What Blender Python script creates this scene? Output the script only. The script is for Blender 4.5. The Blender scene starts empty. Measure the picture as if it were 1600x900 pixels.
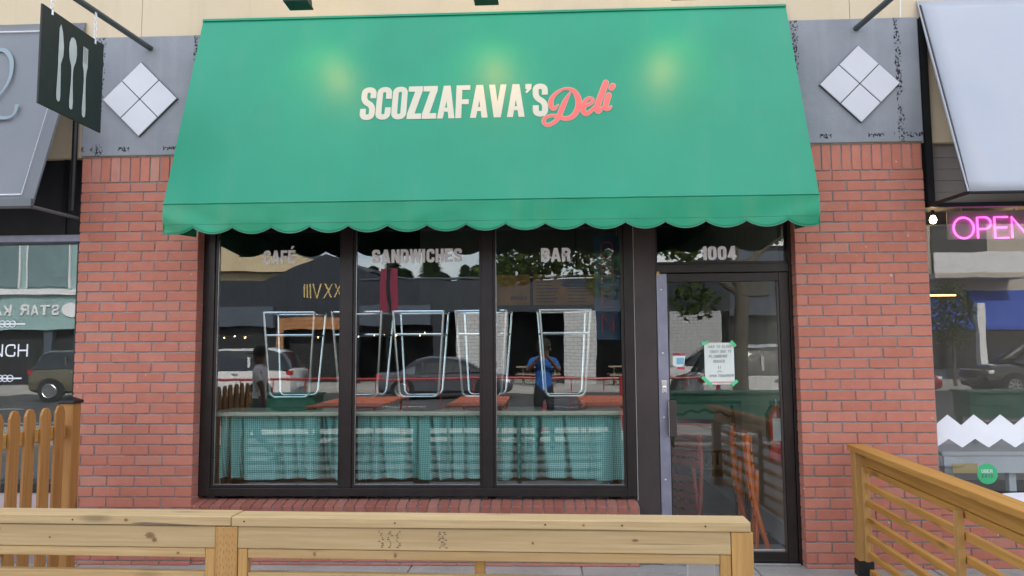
import bpy, bmesh, math, random
from mathutils import Vector, Matrix, noise
random.seed(7)
R = math.radians
S = bpy.context.scene
COL = S.collection

# ------------------------------------------------------------------ camera
cam = bpy.data.cameras.new('camera'); camo = bpy.data.objects.new('camera', cam); COL.objects.link(camo)
cam.sensor_width = 36; cam.lens = 36 * 1150 / 1600; cam.clip_start = .02; cam.clip_end = 600
_y, _p, _r = R(2.4), R(4.6), R(-.4)
_f = Vector((-math.sin(_y) * math.cos(_p), math.cos(_y) * math.cos(_p), math.sin(_p)))
_rt = Vector((math.cos(_y), math.sin(_y), 0)); _up = _rt.cross(_f)
_r2 = math.cos(_r) * _rt + math.sin(_r) * _up; _u2 = -math.sin(_r) * _rt + math.cos(_r) * _up
camo.matrix_world = Matrix(((_r2.x, _u2.x, -_f.x, 0), (_r2.y, _u2.y, -_f.y, -5.3), (_r2.z, _u2.z, -_f.z, 1.57), (0, 0, 0, 1)))
S.camera = camo

# ------------------------------------------------------------------ sky, sun, exposure
SUN_EL, SUN_AZ = R(42), R(14)
W = bpy.data.worlds.new('World'); S.world = W; W.use_nodes = True
nt = W.node_tree; nt.nodes.clear()
out = nt.nodes.new('ShaderNodeOutputWorld'); bg = nt.nodes.new('ShaderNodeBackground')
sky = nt.nodes.new('ShaderNodeTexSky'); sky.sky_type = 'NISHITA'; sky.sun_disc = False
sky.sun_elevation = SUN_EL; sky.sun_rotation = SUN_AZ; sky.dust_density = 2.5; sky.air_density = 1.0
tc = nt.nodes.new('ShaderNodeTexCoord'); mp = nt.nodes.new('ShaderNodeMapping'); mp.inputs['Scale'].default_value = (1, 1, 2.6)
nz = nt.nodes.new('ShaderNodeTexNoise'); nz.inputs['Scale'].default_value = 2.6; nz.inputs['Detail'].default_value = 7; nz.inputs['Roughness'].default_value = .58
rp = nt.nodes.new('ShaderNodeValToRGB'); rp.color_ramp.elements[0].position = .44; rp.color_ramp.elements[1].position = .66
rp.color_ramp.elements[0].color = (.12, .12, .12, 1)
mx = nt.nodes.new('ShaderNodeMix'); mx.data_type = 'RGBA'; mx.inputs[7].default_value = (7.6, 7.5, 7.4, 1)
nt.links.new(tc.outputs['Generated'], mp.inputs[0]); nt.links.new(mp.outputs[0], nz.inputs[0]); nt.links.new(nz.outputs[0], rp.inputs[0])
nt.links.new(rp.outputs[0], mx.inputs[0]); nt.links.new(sky.outputs[0], mx.inputs[6]); nt.links.new(mx.outputs[2], bg.inputs[0])
bg.inputs[1].default_value = .15; nt.links.new(bg.outputs[0], out.inputs[0])
sl = bpy.data.lights.new('sun', 'SUN'); sl.energy = 3.2; sl.angle = R(.53); sl.color = (1, .95, .86)
so = bpy.data.objects.new('sun', sl); COL.objects.link(so)
_sd = Vector((math.sin(SUN_AZ) * math.cos(SUN_EL), math.cos(SUN_AZ) * math.cos(SUN_EL), math.sin(SUN_EL)))
so.rotation_euler = (-_sd).to_track_quat('-Z', 'Y').to_euler(); so.location = _sd * 40
S.view_settings.view_transform = 'Standard'; S.view_settings.look = 'None'; S.view_settings.gamma = 1
S.view_settings.exposure = 1.78
S.cycles.max_bounces = 10; S.cycles.transparent_max_bounces = 24; S.cycles.glossy_bounces = 4; S.cycles.diffuse_bounces = 4
S.cycles.caustics_reflective = False; S.cycles.caustics_refractive = False

# ------------------------------------------------------------------ materials
M = {}
class N:
    """tiny node-graph helper"""
    def __init__(s, name):
        s.m = bpy.data.materials.new(name); s.m.use_nodes = True; s.t = s.m.node_tree; s.t.nodes.clear()
        s.out = s.n('OutputMaterial'); M[name] = s.m
    def n(s, k, **kw):
        o = s.t.nodes.new('ShaderNode' + k)
        for a, v in kw.items(): setattr(o, a, v)
        return o
    def put(s, sock, v):
        if hasattr(v, 'is_output') or isinstance(v, bpy.types.NodeSocket): s.t.links.new(v, sock)
        else: sock.default_value = v
    def coord(s, which='Object', scale=(1, 1, 1), rnd=False):
        c = s.n('TexCoord').outputs[which]
        m = s.n('Mapping'); s.put(m.inputs[0], c); m.inputs['Scale'].default_value = scale
        if rnd:
            oi = s.n('ObjectInfo'); k = s.math('MULTIPLY', oi.outputs['Random'], 37.0); cb = s.n('CombineXYZ')
            for i in range(3): s.put(cb.inputs[i], k)
            s.put(m.inputs['Location'], cb.outputs[0])
        return m.outputs[0]
    def math(s, op, a, b=0.0, c=None, clamp=False):
        o = s.n('Math', operation=op, use_clamp=clamp); s.put(o.inputs[0], a); s.put(o.inputs[1], b)
        if c is not None: s.put(o.inputs[2], c)
        return o.outputs[0]
    def noise(s, vec, scale, detail=4, rough=.55):
        o = s.n('TexNoise'); s.put(o.inputs['Vector'], vec); o.inputs['Scale'].default_value = scale
        o.inputs['Detail'].default_value = detail; o.inputs['Roughness'].default_value = rough
        return o.outputs[0]
    def ramp(s, fac, a, b, ca=(0, 0, 0, 1), cb=(1, 1, 1, 1)):
        o = s.n('ValToRGB'); e = o.color_ramp.elements; e[0].position = a; e[1].position = b
        e[0].color = ca; e[1].color = cb; s.put(o.inputs[0], fac); return o.outputs[0]
    def mix(s, fac, a, b, blend='MIX'):
        o = s.n('Mix', data_type='RGBA', blend_type=blend)
        s.put(o.inputs[0], fac); s.put(o.inputs[6], a if not isinstance(a, tuple) else c4(a)); s.put(o.inputs[7], b if not isinstance(b, tuple) else c4(b))
        return o.outputs[2]
    def bump(s, h, strength=.3, dist=.01):
        o = s.n('Bump'); s.put(o.inputs['Height'], h); o.inputs['Strength'].default_value = strength; o.inputs['Distance'].default_value = dist
        return o.outputs[0]
    def bsdf(s, color, rough=.6, metal=0, spec=.5, normal=None, emit=None, es=0, sub=None, coat=0):
        b = s.n('BsdfPrincipled'); s.put(b.inputs['Base Color'], c4(color) if isinstance(color, tuple) else color)
        s.put(b.inputs['Roughness'], rough); s.put(b.inputs['Metallic'], metal); b.inputs['Specular IOR Level'].default_value = spec
        if coat: b.inputs['Coat Weight'].default_value = coat; b.inputs['Coat Roughness'].default_value = .05
        if normal is not None: s.put(b.inputs['Normal'], normal)
        if emit: b.inputs['Emission Color'].default_value = c4(emit); b.inputs['Emission Strength'].default_value = es
        s.t.links.new(b.outputs[0], s.out.inputs[0]); return b
def c4(c): return (c[0], c[1], c[2], 1)

def plain(name, color, rough=.6, metal=0, spec=.5, var=.12, scale=6, bump=0, coat=0):
    g = N(name); co = g.coord('Object', rnd=True); nn = g.noise(co, scale, 5)
    c = g.mix(g.ramp(nn, .3, .7), tuple(x * (1 - var) for x in color), tuple(min(1, x * (1 + var)) for x in color))
    nrm = g.bump(g.noise(co, scale * 12, 3), bump, .004) if bump else None
    r = g.math('ADD', g.math('MULTIPLY', g.noise(co, scale * 2.3, 3), .18), rough - .09)
    g.bsdf(c, r, metal, spec, nrm, coat=coat); return g.m
def emit(name, color, strength):
    g = N(name); g.bsdf(color, .4, emit=color, es=strength); return g.m

def brick_mat(name, a, b, pale=.10):
    g = N(name); oi = g.n('ObjectInfo'); co = g.coord('Object', rnd=True)
    rr = oi.outputs['Random']
    c = g.mix(rr, a, b)
    c = g.mix(g.math('MULTIPLY', g.ramp(g.noise(co, 14, 5), .35, .75), .35), c, tuple(x * .72 for x in a))
    c = g.mix(g.math('MULTIPLY', g.ramp(g.noise(co, 60, 3, .7), .55, .72), .22), c, (.50, .30, .24))
    odd = g.math('GREATER_THAN', g.math('FRACT', g.math('MULTIPLY', rr, 61.3)), 1 - pale)
    c = g.mix(g.math('MULTIPLY', odd, .22), c, (.46, .27, .21))
    spot = g.ramp(g.noise(co, 24, 2, .4), .74, .78)
    c = g.mix(g.math('MULTIPLY', spot, .5), c, (.62, .56, .50))
    h = g.noise(co, 90, 5, .7); g.bsdf(c, .86, 0, .25, g.bump(h, .35, .004)); return g.m
brick_mat('brick', (.450, .158, .108), (.510, .195, .138))
brick_mat('sill_brick', (.30, .105, .075), (.36, .14, .105))
brick_mat('stained_brick', (.45, .19, .14), (.52, .24, .185), .6)
plain('mortar', (.265, .232, .225), .95, spec=.1, var=.2, scale=20, bump=.5)

def stucco(name, col, dark, stain, big=1.6):
    g = N(name); co = g.coord('Object')
    c = g.mix(g.ramp(g.noise(co, big, 6), .3, .7), col, dark)
    st = g.coord('Object', (9, 9, .55)); sm = g.ramp(g.noise(st, 1.3, 4), .56, .78)
    c = g.mix(g.math('MULTIPLY', sm, .35), c, stain)
    h = g.math('ADD', g.noise(co, 55, 5, .7), g.math('MULTIPLY', g.noise(co, 9, 3), .8))
    g.bsdf(c, .92, 0, .2, g.bump(h, .35, .006)); return g
stucco('cream_stucco', (.60, .50, .36), (.545, .45, .31), (.43, .36, .265))
stucco('dark_stucco', (.06, .063, .07), (.045, .048, .055), (.10, .10, .11))
g = N('grey_panel'); co = g.coord('Object')
c = g.mix(g.ramp(g.noise(co, 3.2, 6), .3, .72), (.215, .228, .250), (.275, .290, .315))
c = g.mix(g.math('MULTIPLY', g.ramp(g.noise(g.coord('Object', (14, 14, .8)), 1.2, 4), .5, .75), .4), c, (.31, .32, .34))
sx = g.n('SeparateXYZ'); g.put(sx.inputs[0], g.n('TexCoord').outputs['Object'])
ax = g.math('ABSOLUTE', g.math('SUBTRACT', g.math('ABSOLUTE', sx.outputs[0]), .365))
band = g.math('LESS_THAN', g.math('ADD', ax, g.math('MULTIPLY', g.noise(co, 30, 3), .05)), .046)
bz = g.math('LESS_THAN', g.math('ADD', g.math('ABSOLUTE', g.math('ADD', sx.outputs[2], .405)), g.math('MULTIPLY', g.noise(co, 30, 3), .05)), .040)
bz = g.math('MULTIPLY', bz, g.math('GREATER_THAN', g.math('ABSOLUTE', sx.outputs[0]), .13))
crust = g.math('MULTIPLY', g.math('MAXIMUM', band, bz), g.math('GREATER_THAN', g.noise(g.coord('Object', (1.6, 1.6, .7)), 3.2, 2), .44))
fl = g.ramp(g.noise(g.coord('Object', (1.4, 1, 1)), 46, 4, .65), .50, .54)
crust = g.math('MULTIPLY', crust, fl)
c = g.mix(crust, c, (.028, .03, .034))
h = g.math('ADD', g.noise(co, 70, 5, .7), g.math('MULTIPLY', g.noise(co, 12, 4), 1.2)); h = g.math('ADD', h, crust)
g.bsdf(c, .85, 0, .25, g.bump(h, .45, .006))

plain('ceramic_tile', (.53, .53, .565), .42, var=.04, scale=3)
plain('bronze', (.024, .018, .017), .36, .35, var=.2, scale=9, bump=.03)
plain('bronze_panel', (.048, .036, .034), .46, .2, var=.18, scale=4)
plain('aluminium', (.255, .255, .325), .42, .55, var=.18, scale=7)
plain('steel', (.62, .63, .65), .3, 1, var=.08)
plain('rim_metal', (.20, .20, .21), .4, .6)
plain('chrome', (.74, .80, .84), .16, 1, var=.05)
plain('black_metal', (.010, .011, .012), .45, .2, var=.2)
plain('charcoal', (.058, .063, .075), .6, var=.2, scale=3)
plain('sign_black', (.011, .012, .013), .55, var=.15)
plain('pole_grey', (.070, .078, .088), .5, .2, var=.15)
plain('rubber', (.012, .012, .013), .8)
plain('silicone', (.36, .33, .32), .7)
plain('white_paint', (.74, .74, .76), .5, var=.05)
plain('white_vinyl', (.90, .90, .91), .55, var=.03)
plain('bright_white', (.80, .80, .84), .5, var=.03)
plain('counter_cream', (.44, .46, .38), .5, var=.1)
plain('floor_tile', (.46, .46, .45), .35, var=.2, scale=2)
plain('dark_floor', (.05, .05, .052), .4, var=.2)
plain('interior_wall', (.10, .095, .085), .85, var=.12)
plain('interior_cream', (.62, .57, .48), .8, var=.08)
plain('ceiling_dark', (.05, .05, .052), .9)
plain('orange_paint', (.62, .13, .035), .45, var=.12, scale=8)
plain('orange_dark', (.70, .15, .03), .4, var=.15)
plain('red_paint', (.33, .022, .030), .4, var=.15)
plain('red_wood', (.30, .055, .035), .5, var=.2)
plain('extinguisher_red', (.46, .015, .02), .3, var=.1, coat=.4)
plain('planter_green', (.010, .095, .060), .55, var=.2)
plain('tape_green', (.10, .56, .25), .55, var=.06)
plain('sticker_green', (.04, .42, .17), .5, var=.04)
plain('paper', (.68, .72, .67), .8, var=.03)
plain('ink', (.12, .13, .13), .8)
plain('stamp_ink', (.16, .115, .07), .8)
plain('red_ink', (.50, .04, .08), .7)
plain('sky_blue_print', (.18, .42, .56), .7)
plain('menu_wood', (.72, .36, .08), .6, var=.2, scale=5)
plain('neon_off', (.42, .03, .06), .3)
plain('acrylic_blue', (.035, .075, .13), .2, var=.1)
plain('tyre', (.014, .014, .015), .8)
plain('car_white', (.66, .66, .67), .25, var=.02, coat=1)
plain('car_grey', (.13, .135, .165), .25, .5, var=.03, coat=1)
plain('car_black', (.008, .009, .013), .22, var=.02, coat=1)
plain('car_olive', (.13, .115, .075), .26, .4, var=.03, coat=1)
plain('car_red', (.28, .015, .018), .25, var=.02, coat=1)
plain('car_glass', (.012, .016, .02), .06, spec=.9, var=.05)
plain('tail_light', (.40, .012, .016), .2)
plain('lamp_lens', (.8, .8, .8), .1)
plain('asphalt', (.060, .060, .062), .9, var=.25, scale=3, bump=.5)
plain('white_line', (.55, .55, .53), .7)
plain('far_concrete', (.36, .35, .335), .9, var=.15, scale=1)
plain('tan_wall', (.50, .41, .27), .9, var=.08, scale=.8)
plain('slate_wall', (.020, .025, .036), .8, var=.2, scale=.8)
plain('slate_light', (.06, .075, .105), .7, var=.12, scale=.9)
plain('teal_wall', (.26, .40, .41), .6, var=.1, scale=.7)
plain('teal_pane', (.15, .23, .25), .15, var=.2, scale=.6)
plain('beige_wall', (.50, .45, .38), .8, var=.08, scale=.7)
plain('brown_roof', (.17, .12, .09), .8, var=.2, scale=2)
plain('cedar', (.33, .155, .065), .7, var=.2, scale=3)
plain('picnic_wood', (.30, .24, .18), .8, var=.2)
plain('gold', (.62, .46, .20), .4, .4, var=.1)
plain('banner_red', (.20, .02, .05), .8)
plain('awning_blue', (.022, .075, .40), .7, var=.08)
plain('far_dark', (.010, .011, .014), .7, var=.3)
plain('bark', (.10, .085, .07), .95, var=.35, scale=12, bump=.8)
plain('skin', (.36, .20, .135), .6, var=.05)
plain('skin_dark', (.14, .075, .05), .6, var=.05)
plain('hair', (.015, .012, .011), .8)
plain('tee_white', (.74, .72, .72), .9, var=.06)
plain('tee_blue', (.02, .115, .42), .9, var=.1)
plain('trouser_black', (.014, .015, .018), .9, var=.2)
plain('trouser_grey', (.13, .13, .14), .9, var=.2)
plain('pink_plaster', (.44, .36, .37), .9, var=.1, scale=3, bump=.3)
plain('cloth_white', (.68, .68, .72), .8, var=.06)
plain('yellow_card', (.60, .42, .15), .7)
plain('siding', (.235, .215, .195), .7, var=.08, scale=2)
plain('mushroom', (.30, .26, .235), .7, var=.1, scale=2)
emit('neon_pink', (1.0, .10, .70), 1.25)
emit('bulb_glow', (1.0, .72, .36), 5)
emit('led_line', (1.0, .62, .22), 1.6)
emit('lamp_glow', (1.0, .78, .36), 4)

def foliage(name, a, b):
    g = N(name); oi = g.n('NewGeometry'); k = oi.outputs['Random Per Island']
    c = g.mix(k, a, b); d = g.n('BsdfDiffuse'); g.put(d.inputs[0], c); tr = g.n('BsdfTranslucent'); g.put(tr.inputs[0], c)
    ms = g.n('MixShader'); ms.inputs[0].default_value = .35; g.t.links.new(d.outputs[0], ms.inputs[1]); g.t.links.new(tr.outputs[0], ms.inputs[2])
    g.t.links.new(ms.outputs[0], g.out.inputs[0])
foliage('leaf', (.035, .075, .018), (.10, .14, .035))
foliage('conifer', (.018, .045, .018), (.045, .085, .03))
foliage('weed_leaf', (.07, .13, .03), (.12, .2, .05))

def canvas(name, a, b, weave=420, trans=.0, dirt=None):
    g = N(name); co = g.coord('Object')
    c = g.mix(g.ramp(g.noise(co, 1.7, 5), .3, .7), a, b)
    if dirt:
        c = g.mix(g.math('MULTIPLY', g.ramp(g.noise(g.coord('Object', (5, 5, .6)), 1.1, 4), .55, .8), .22), c, dirt)
        c = g.mix(g.math('MULTIPLY', g.ramp(g.noise(co, 8, 6, .65), .58, .82), .10), c, dirt)
    h = g.math('ADD', g.noise(co, weave, 2), g.math('MULTIPLY', g.noise(co, 5, 3), 2.0))
    b_ = g.bsdf(c, .42, 0, .42, g.bump(h, .05, .004))
    return g
canvas('green_canvas', (.006, .235, .128), (.009, .262, .150), dirt=(.09, .27, .19))
canvas('valance_canvas', (.008, .240, .118), (.014, .285, .150), dirt=(.17, .30, .16))
canvas('hem_tape', (.05, .20, .13), (.07, .24, .17))
canvas('canvas_back', (.02, .15, .105), (.025, .18, .125))
canvas('grey_canvas', (.135, .146, .162), (.158, .168, .182), dirt=(.19, .19, .20))
canvas('grey_canvas_trim', (.10, .11, .122), (.12, .13, .14))
canvas('white_canvas', (.335, .358, .412), (.375, .395, .44), dirt=(.41, .38, .35))
canvas('chalk_blue', (.185, .245, .275), (.21, .27, .30))
canvas('cream_letter', (.52, .49, .385), (.57, .535, .42))
canvas('coral_letter', (.70, .115, .095), (.78, .16, .13))
canvas('letter_edge', (.46, .33, .26), (.50, .36, .28))

def wood(name, light, dark, along=0, knots=True, rough=.62):
    g = N(name); sc = [30, 30, 30]; sc[along] = 1.1
    co = g.coord('Object', tuple(sc), rnd=True); co2 = g.coord('Object', tuple(x * .22 for x in sc), rnd=True)
    grain = g.noise(co, 2.2, 5, .6); big = g.noise(co2, 2.0, 3)
    c = g.mix(g.ramp(grain, .30, .66), light, tuple(x * .90 for x in dark))
    oi = g.n('ObjectInfo'); c = g.mix(g.math('MULTIPLY', oi.outputs['Random'], .35), c, tuple(x * .82 for x in dark))
    c = g.mix(g.math('MULTIPLY', g.ramp(big, .42, .72), .6), c, tuple(x * .78 for x in dark))
    h = grain
    if knots:
        kc = [5, 9, 9]; kc[along] = 2.2
        if along != 0: kc[0] = 9
        v = g.n('TexVoronoi'); g.put(v.inputs['Vector'], g.coord('Object', tuple(kc), rnd=True)); v.inputs['Scale'].default_value = 1.0
        km = g.ramp(v.outputs['Distance'], .09, .20, (1, 1, 1, 1), (0, 0, 0, 1))
        c = g.mix(g.math('MULTIPLY', km, .65), c, tuple(x * .38 for x in dark))
        cr = g.ramp(g.noise(g.coord('Object', tuple(x * (1.0 if i != along else .5) for i, x in enumerate(sc)), rnd=True), 1.1, 2, .4), .70, .735)
        c = g.mix(g.math('MULTIPLY', cr, .5), c, tuple(x * .25 for x in dark))
    g.bsdf(c, rough, 0, .3, g.bump(h, .35, .004)); return g.m
wood('pine', (.56, .405, .215), (.47, .325, .16))
wood('pine_edge', (.56, .385, .185), (.46, .29, .125))
wood('cedar_rail', (.60, .325, .085), (.47, .225, .050))
wood('picket_wood', (.47, .235, .075), (.37, .165, .048), along=2)
wood('post_wood', (.56, .33, .115), (.46, .25, .08), along=2, knots=False)

# architectural glass: real fresnel reflection over clear transmission
def glass(name, tint, ior, wav=.0):
    g = N(name); geo = g.n('NewGeometry'); tr = g.n('BsdfTransparent'); tr.inputs[0].default_value = c4(tint)
    gl = g.n('BsdfGlossy'); gl.inputs['Roughness'].default_value = .0; gl.inputs[0].default_value = (1, 1, 1, 1)
    i = g.math('ADD', g.math('MULTIPLY', geo.outputs['Backfacing'], 1 / ior - ior), ior)
    fr = g.n('Fresnel'); g.put(fr.inputs[0], i)
    if wav:
        nb = g.bump(g.noise(g.coord('Object', (1, 1, .8)), 1.7, 2), wav, .01); g.put(gl.inputs['Normal'], nb)
    dirt = g.n('BsdfDiffuse'); dirt.inputs[0].default_value = (.5, .5, .5, 1)
    ms = g.n('MixShader'); g.put(ms.inputs[0], fr.outputs[0]); g.t.links.new(tr.outputs[0], ms.inputs[1]); g.t.links.new(gl.outputs[0], ms.inputs[2])
    m2 = g.n('MixShader'); g.put(m2.inputs[0], g.math('MULTIPLY', g.ramp(g.noise(g.coord('Object'), 3.5, 6, .65), .45, .8), .009))
    g.t.links.new(ms.outputs[0], m2.inputs[1]); g.t.links.new(dirt.outputs[0], m2.inputs[2])
    g.t.links.new(m2.outputs[0], g.out.inputs[0]); return g.m
glass('shop_glass', (.90, .935, .93), 1.80, .10)
glass('clear_glass', (.93, .95, .95), 1.62, .06)

g = N('gingham')                               # small teal check woven cloth
uv = g.n('TexCoord').outputs['UV']; sp = g.n('SeparateXYZ'); g.put(sp.inputs[0], uv)
def stripe(v, f): return g.math('GREATER_THAN', g.math('FRACT', g.math('MULTIPLY', v, f)), .5)
ck = g.math('MULTIPLY', g.math('ADD', stripe(sp.outputs[0], 72), stripe(sp.outputs[1], 72)), .5)
c = g.mix(ck, (.035, .30, .29), (.50, .88, .83))
d = g.n('BsdfDiffuse'); g.put(d.inputs[0], c); tl = g.n('BsdfTranslucent'); g.put(tl.inputs[0], c)
ms = g.n('MixShader'); ms.inputs[0].default_value = .25; g.t.links.new(d.outputs[0], ms.inputs[1]); g.t.links.new(tl.outputs[0], ms.inputs[2])
g.t.links.new(ms.outputs[0], g.out.inputs[0])

g = N('sidewalk_concrete'); co = g.coord('Object', rnd=True)
c = g.mix(g.ramp(g.noise(co, 2.5, 6), .3, .7), (.30, .285, .265), (.40, .385, .365))
c = g.mix(g.math('MULTIPLY', g.ramp(g.noise(co, 9, 5, .7), .56, .74), .55), c, (.14, .125, .11))
c = g.mix(g.ramp(g.noise(co, 45, 2, .4), .71, .74), c, (.66, .65, .62))
g.bsdf(c, .92, 0, .2, g.bump(g.noise(co, 120, 4, .7), .4, .004))

g = N('white_brick'); bt = g.n('TexBrick'); g.put(bt.inputs[0], g.coord('Object', (1, 1, 1)))
sp = g.n('SeparateXYZ'); g.put(sp.inputs[0], g.n('TexCoord').outputs['Object']); cb = g.n('CombineXYZ')
g.put(cb.inputs[0], g.math('ADD', sp.outputs[0], sp.outputs[1])); g.put(cb.inputs[1], sp.outputs[2]); g.put(bt.inputs[0], cb.outputs[0])
bt.inputs['Scale'].default_value = 1; bt.inputs['Brick Width'].default_value = .34; bt.inputs['Row Height'].default_value = .15; bt.inputs['Mortar Size'].default_value = .014
bt.inputs['Color1'].default_value = (.50, .51, .53, 1); bt.inputs['Color2'].default_value = (.44, .45, .47, 1); bt.inputs['Mortar'].default_value = (.18, .18, .18, 1)
g.bsdf(bt.outputs[0], .8)

g = N('checker_floor'); ch = g.n('TexChecker'); g.put(ch.inputs[0], g.coord('Object', (1, 1, 1))); ch.inputs['Scale'].default_value = 3.3
ch.inputs[1].default_value = (.05, .05, .05, 1); ch.inputs[2].default_value = (.42, .41, .38, 1); g.bsdf(ch.outputs[0], .35)

# ------------------------------------------------------------------ geometry helpers
class MB:
    def __init__(s): s.v = []; s.f = []; s.mi = []
    def add(s, vs, fs, mi=0):
        b = len(s.v); s.v += [tuple(v) for v in vs]; s.f += [tuple(i + b for i in f) for f in fs]; s.mi += [mi] * len(fs); return s
    def box(s, x0, x1, y0, y1, z0, z1, mi=0):
        return s.add([(x0, y0, z0), (x1, y0, z0), (x1, y1, z0), (x0, y1, z0), (x0, y0, z1), (x1, y0, z1), (x1, y1, z1), (x0, y1, z1)],
                     [(0, 3, 2, 1), (4, 5, 6, 7), (0, 1, 5, 4), (1, 2, 6, 5), (2, 3, 7, 6), (3, 0, 4, 7)], mi)
    def tube(s, pts, r, n=8, mi=0, closed=False, caps=True):
        pts = [Vector(p) for p in pts]; k = len(pts); rr = r if isinstance(r, (list, tuple)) else [r] * k
        vs = []; up = None
        for i, p in enumerate(pts):
            if closed: d = pts[(i + 1) % k] - pts[i - 1]
            else: d = (pts[min(i + 1, k - 1)] - pts[max(i - 1, 0)])
            d.normalize()
            if up is None: up = Vector((0, 0, 1)) if abs(d.z) < .9 else Vector((1, 0, 0))
            a = d.cross(up)
            if a.length < 1e-5: a = d.orthogonal()
            a.normalize(); b = a.cross(d).normalized(); up = b
            for j in range(n):
                t = 2 * math.pi * j / n; vs.append(p + (a * math.cos(t) + b * math.sin(t)) * rr[i])
        fs = []
        for i in range(k if closed else k - 1):
            i2 = (i + 1) % k
            for j in range(n): fs.append((i * n + j, i * n + (j + 1) % n, i2 * n + (j + 1) % n, i2 * n + j))
        if not closed and caps: fs += [tuple(range(n)), tuple(range((k - 1) * n, k * n))[::-1]]
        return s.add(vs, fs, mi)
    def lathe(s, prof, c=(0, 0, 0), n=20, axis='z', mi=0):
        vs = []
        for r, h in prof:
            for j in range(n):
                t = 2 * math.pi * j / n; a, b = r * math.cos(t), r * math.sin(t)
                p = (a, b, h) if axis == 'z' else ((a, h, b) if axis == 'y' else (h, a, b))
                vs.append((p[0] + c[0], p[1] + c[1], p[2] + c[2]))
        fs = [(i * n + j, i * n + (j + 1) % n, (i + 1) * n + (j + 1) % n, (i + 1) * n + j) for i in range(len(prof) - 1) for j in range(n)]
        fs += [tuple(range(n))[::-1], tuple(range((len(prof) - 1) * n, len(prof) * n))]
        return s.add(vs, fs, mi)
    def prism(s, poly, axis, a, b, mi=0):
        """polygon (2D) extruded along an axis between a and b"""
        n = len(poly)
        def P(u, v, w): return {'x': (w, u, v), 'y': (u, w, v), 'z': (u, v, w)}[axis]
        vs = [P(u, v, a) for u, v in poly] + [P(u, v, b) for u, v in poly]
        fs = [tuple(range(n)), tuple(range(n, 2 * n))[::-1]] + [(i, (i + 1) % n, n + (i + 1) % n, n + i) for i in range(n)]
        return s.add(vs, fs, mi)
    def xf(s, mat, i0=0):
        for i in range(i0, len(s.v)): s.v[i] = tuple(mat @ Vector(s.v[i]))
        return s
    def build(s, name, mat, parent=None, local=False, smooth=False, bevel=0, fix=True, solid=0):
        me = bpy.data.meshes.new(name)
        off = Vector((0, 0, 0)) if (parent is None or local) else wloc(parent)
        me.from_pydata([tuple(Vector(v) - off) for v in s.v], [], s.f); me.validate()
        for m in (mat if isinstance(mat, (list, tuple)) else [mat]): me.materials.append(M[m])
        if len(s.mi) == len(me.polygons): me.polygons.foreach_set('material_index', s.mi)
        if fix:
            bm = bmesh.new(); bm.from_mesh(me); bmesh.ops.recalc_face_normals(bm, faces=bm.faces); bm.to_mesh(me); bm.free()
        if smooth:
            me.polygons.foreach_set('use_smooth', [True] * len(me.polygons))
            try: me.set_sharp_from_angle(angle=R(40))
            except Exception: pass
        o = bpy.data.objects.new(name, me); COL.objects.link(o)
        if parent is not None: o.parent = parent
        if bevel:
            bv = o.modifiers.new('bevel', 'BEVEL'); bv.width = bevel; bv.segments = 2; bv.limit_method = 'ANGLE'
        if solid:
            sd = o.modifiers.new('solid', 'SOLIDIFY'); sd.thickness = solid; sd.offset = 0
        return o
def wloc(o):
    v = Vector(o.location)
    while o.parent: o = o.parent; v += Vector(o.location)
    return v
def tag(o, label, cat, group=None, kind=None):
    o['label'] = label; o['category'] = cat
    if group: o['group'] = group
    if kind: o['kind'] = kind
    return o
def thing(name, label, cat, loc=(0, 0, 0), rz=0, group=None):
    o = bpy.data.objects.new(name, None); o.empty_display_size = .1; COL.objects.link(o); o.location = loc; o.rotation_euler = (0, 0, rz)
    return tag(o, label, cat, group)
def struct(name, mb, mat, **kw):
    o = mb.build(name, mat, **kw); o['kind'] = 'structure'; return o
def box(name, mat, parent, *d, **kw): return MB().box(*d).build(name, mat, parent, **kw)
def copy_tree(o, parent=None):
    c = o.copy(); COL.objects.link(c); c.parent = parent
    for ch in list(o.children): copy_tree(ch, c)
    return c
def board(name, mat, parent, p0, p1, w, h, bevel=.004, roll=0):
    """a sawn board: local x runs along its length; w across (horizontal), h high"""
    p0, p1 = Vector(p0), Vector(p1); L = (p1 - p0).length
    mb = MB().box(-L / 2, L / 2, -w / 2, w / 2, -h / 2, h / 2); o = mb.build(name, mat, None, bevel=bevel)
    o.parent = parent; d = (p1 - p0).normalized()
    q = d.to_track_quat('X', 'Z'); o.rotation_euler = q.to_euler(); o.location = (p0 + p1) / 2 - (wloc(parent) if parent else Vector())
    return o

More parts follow.
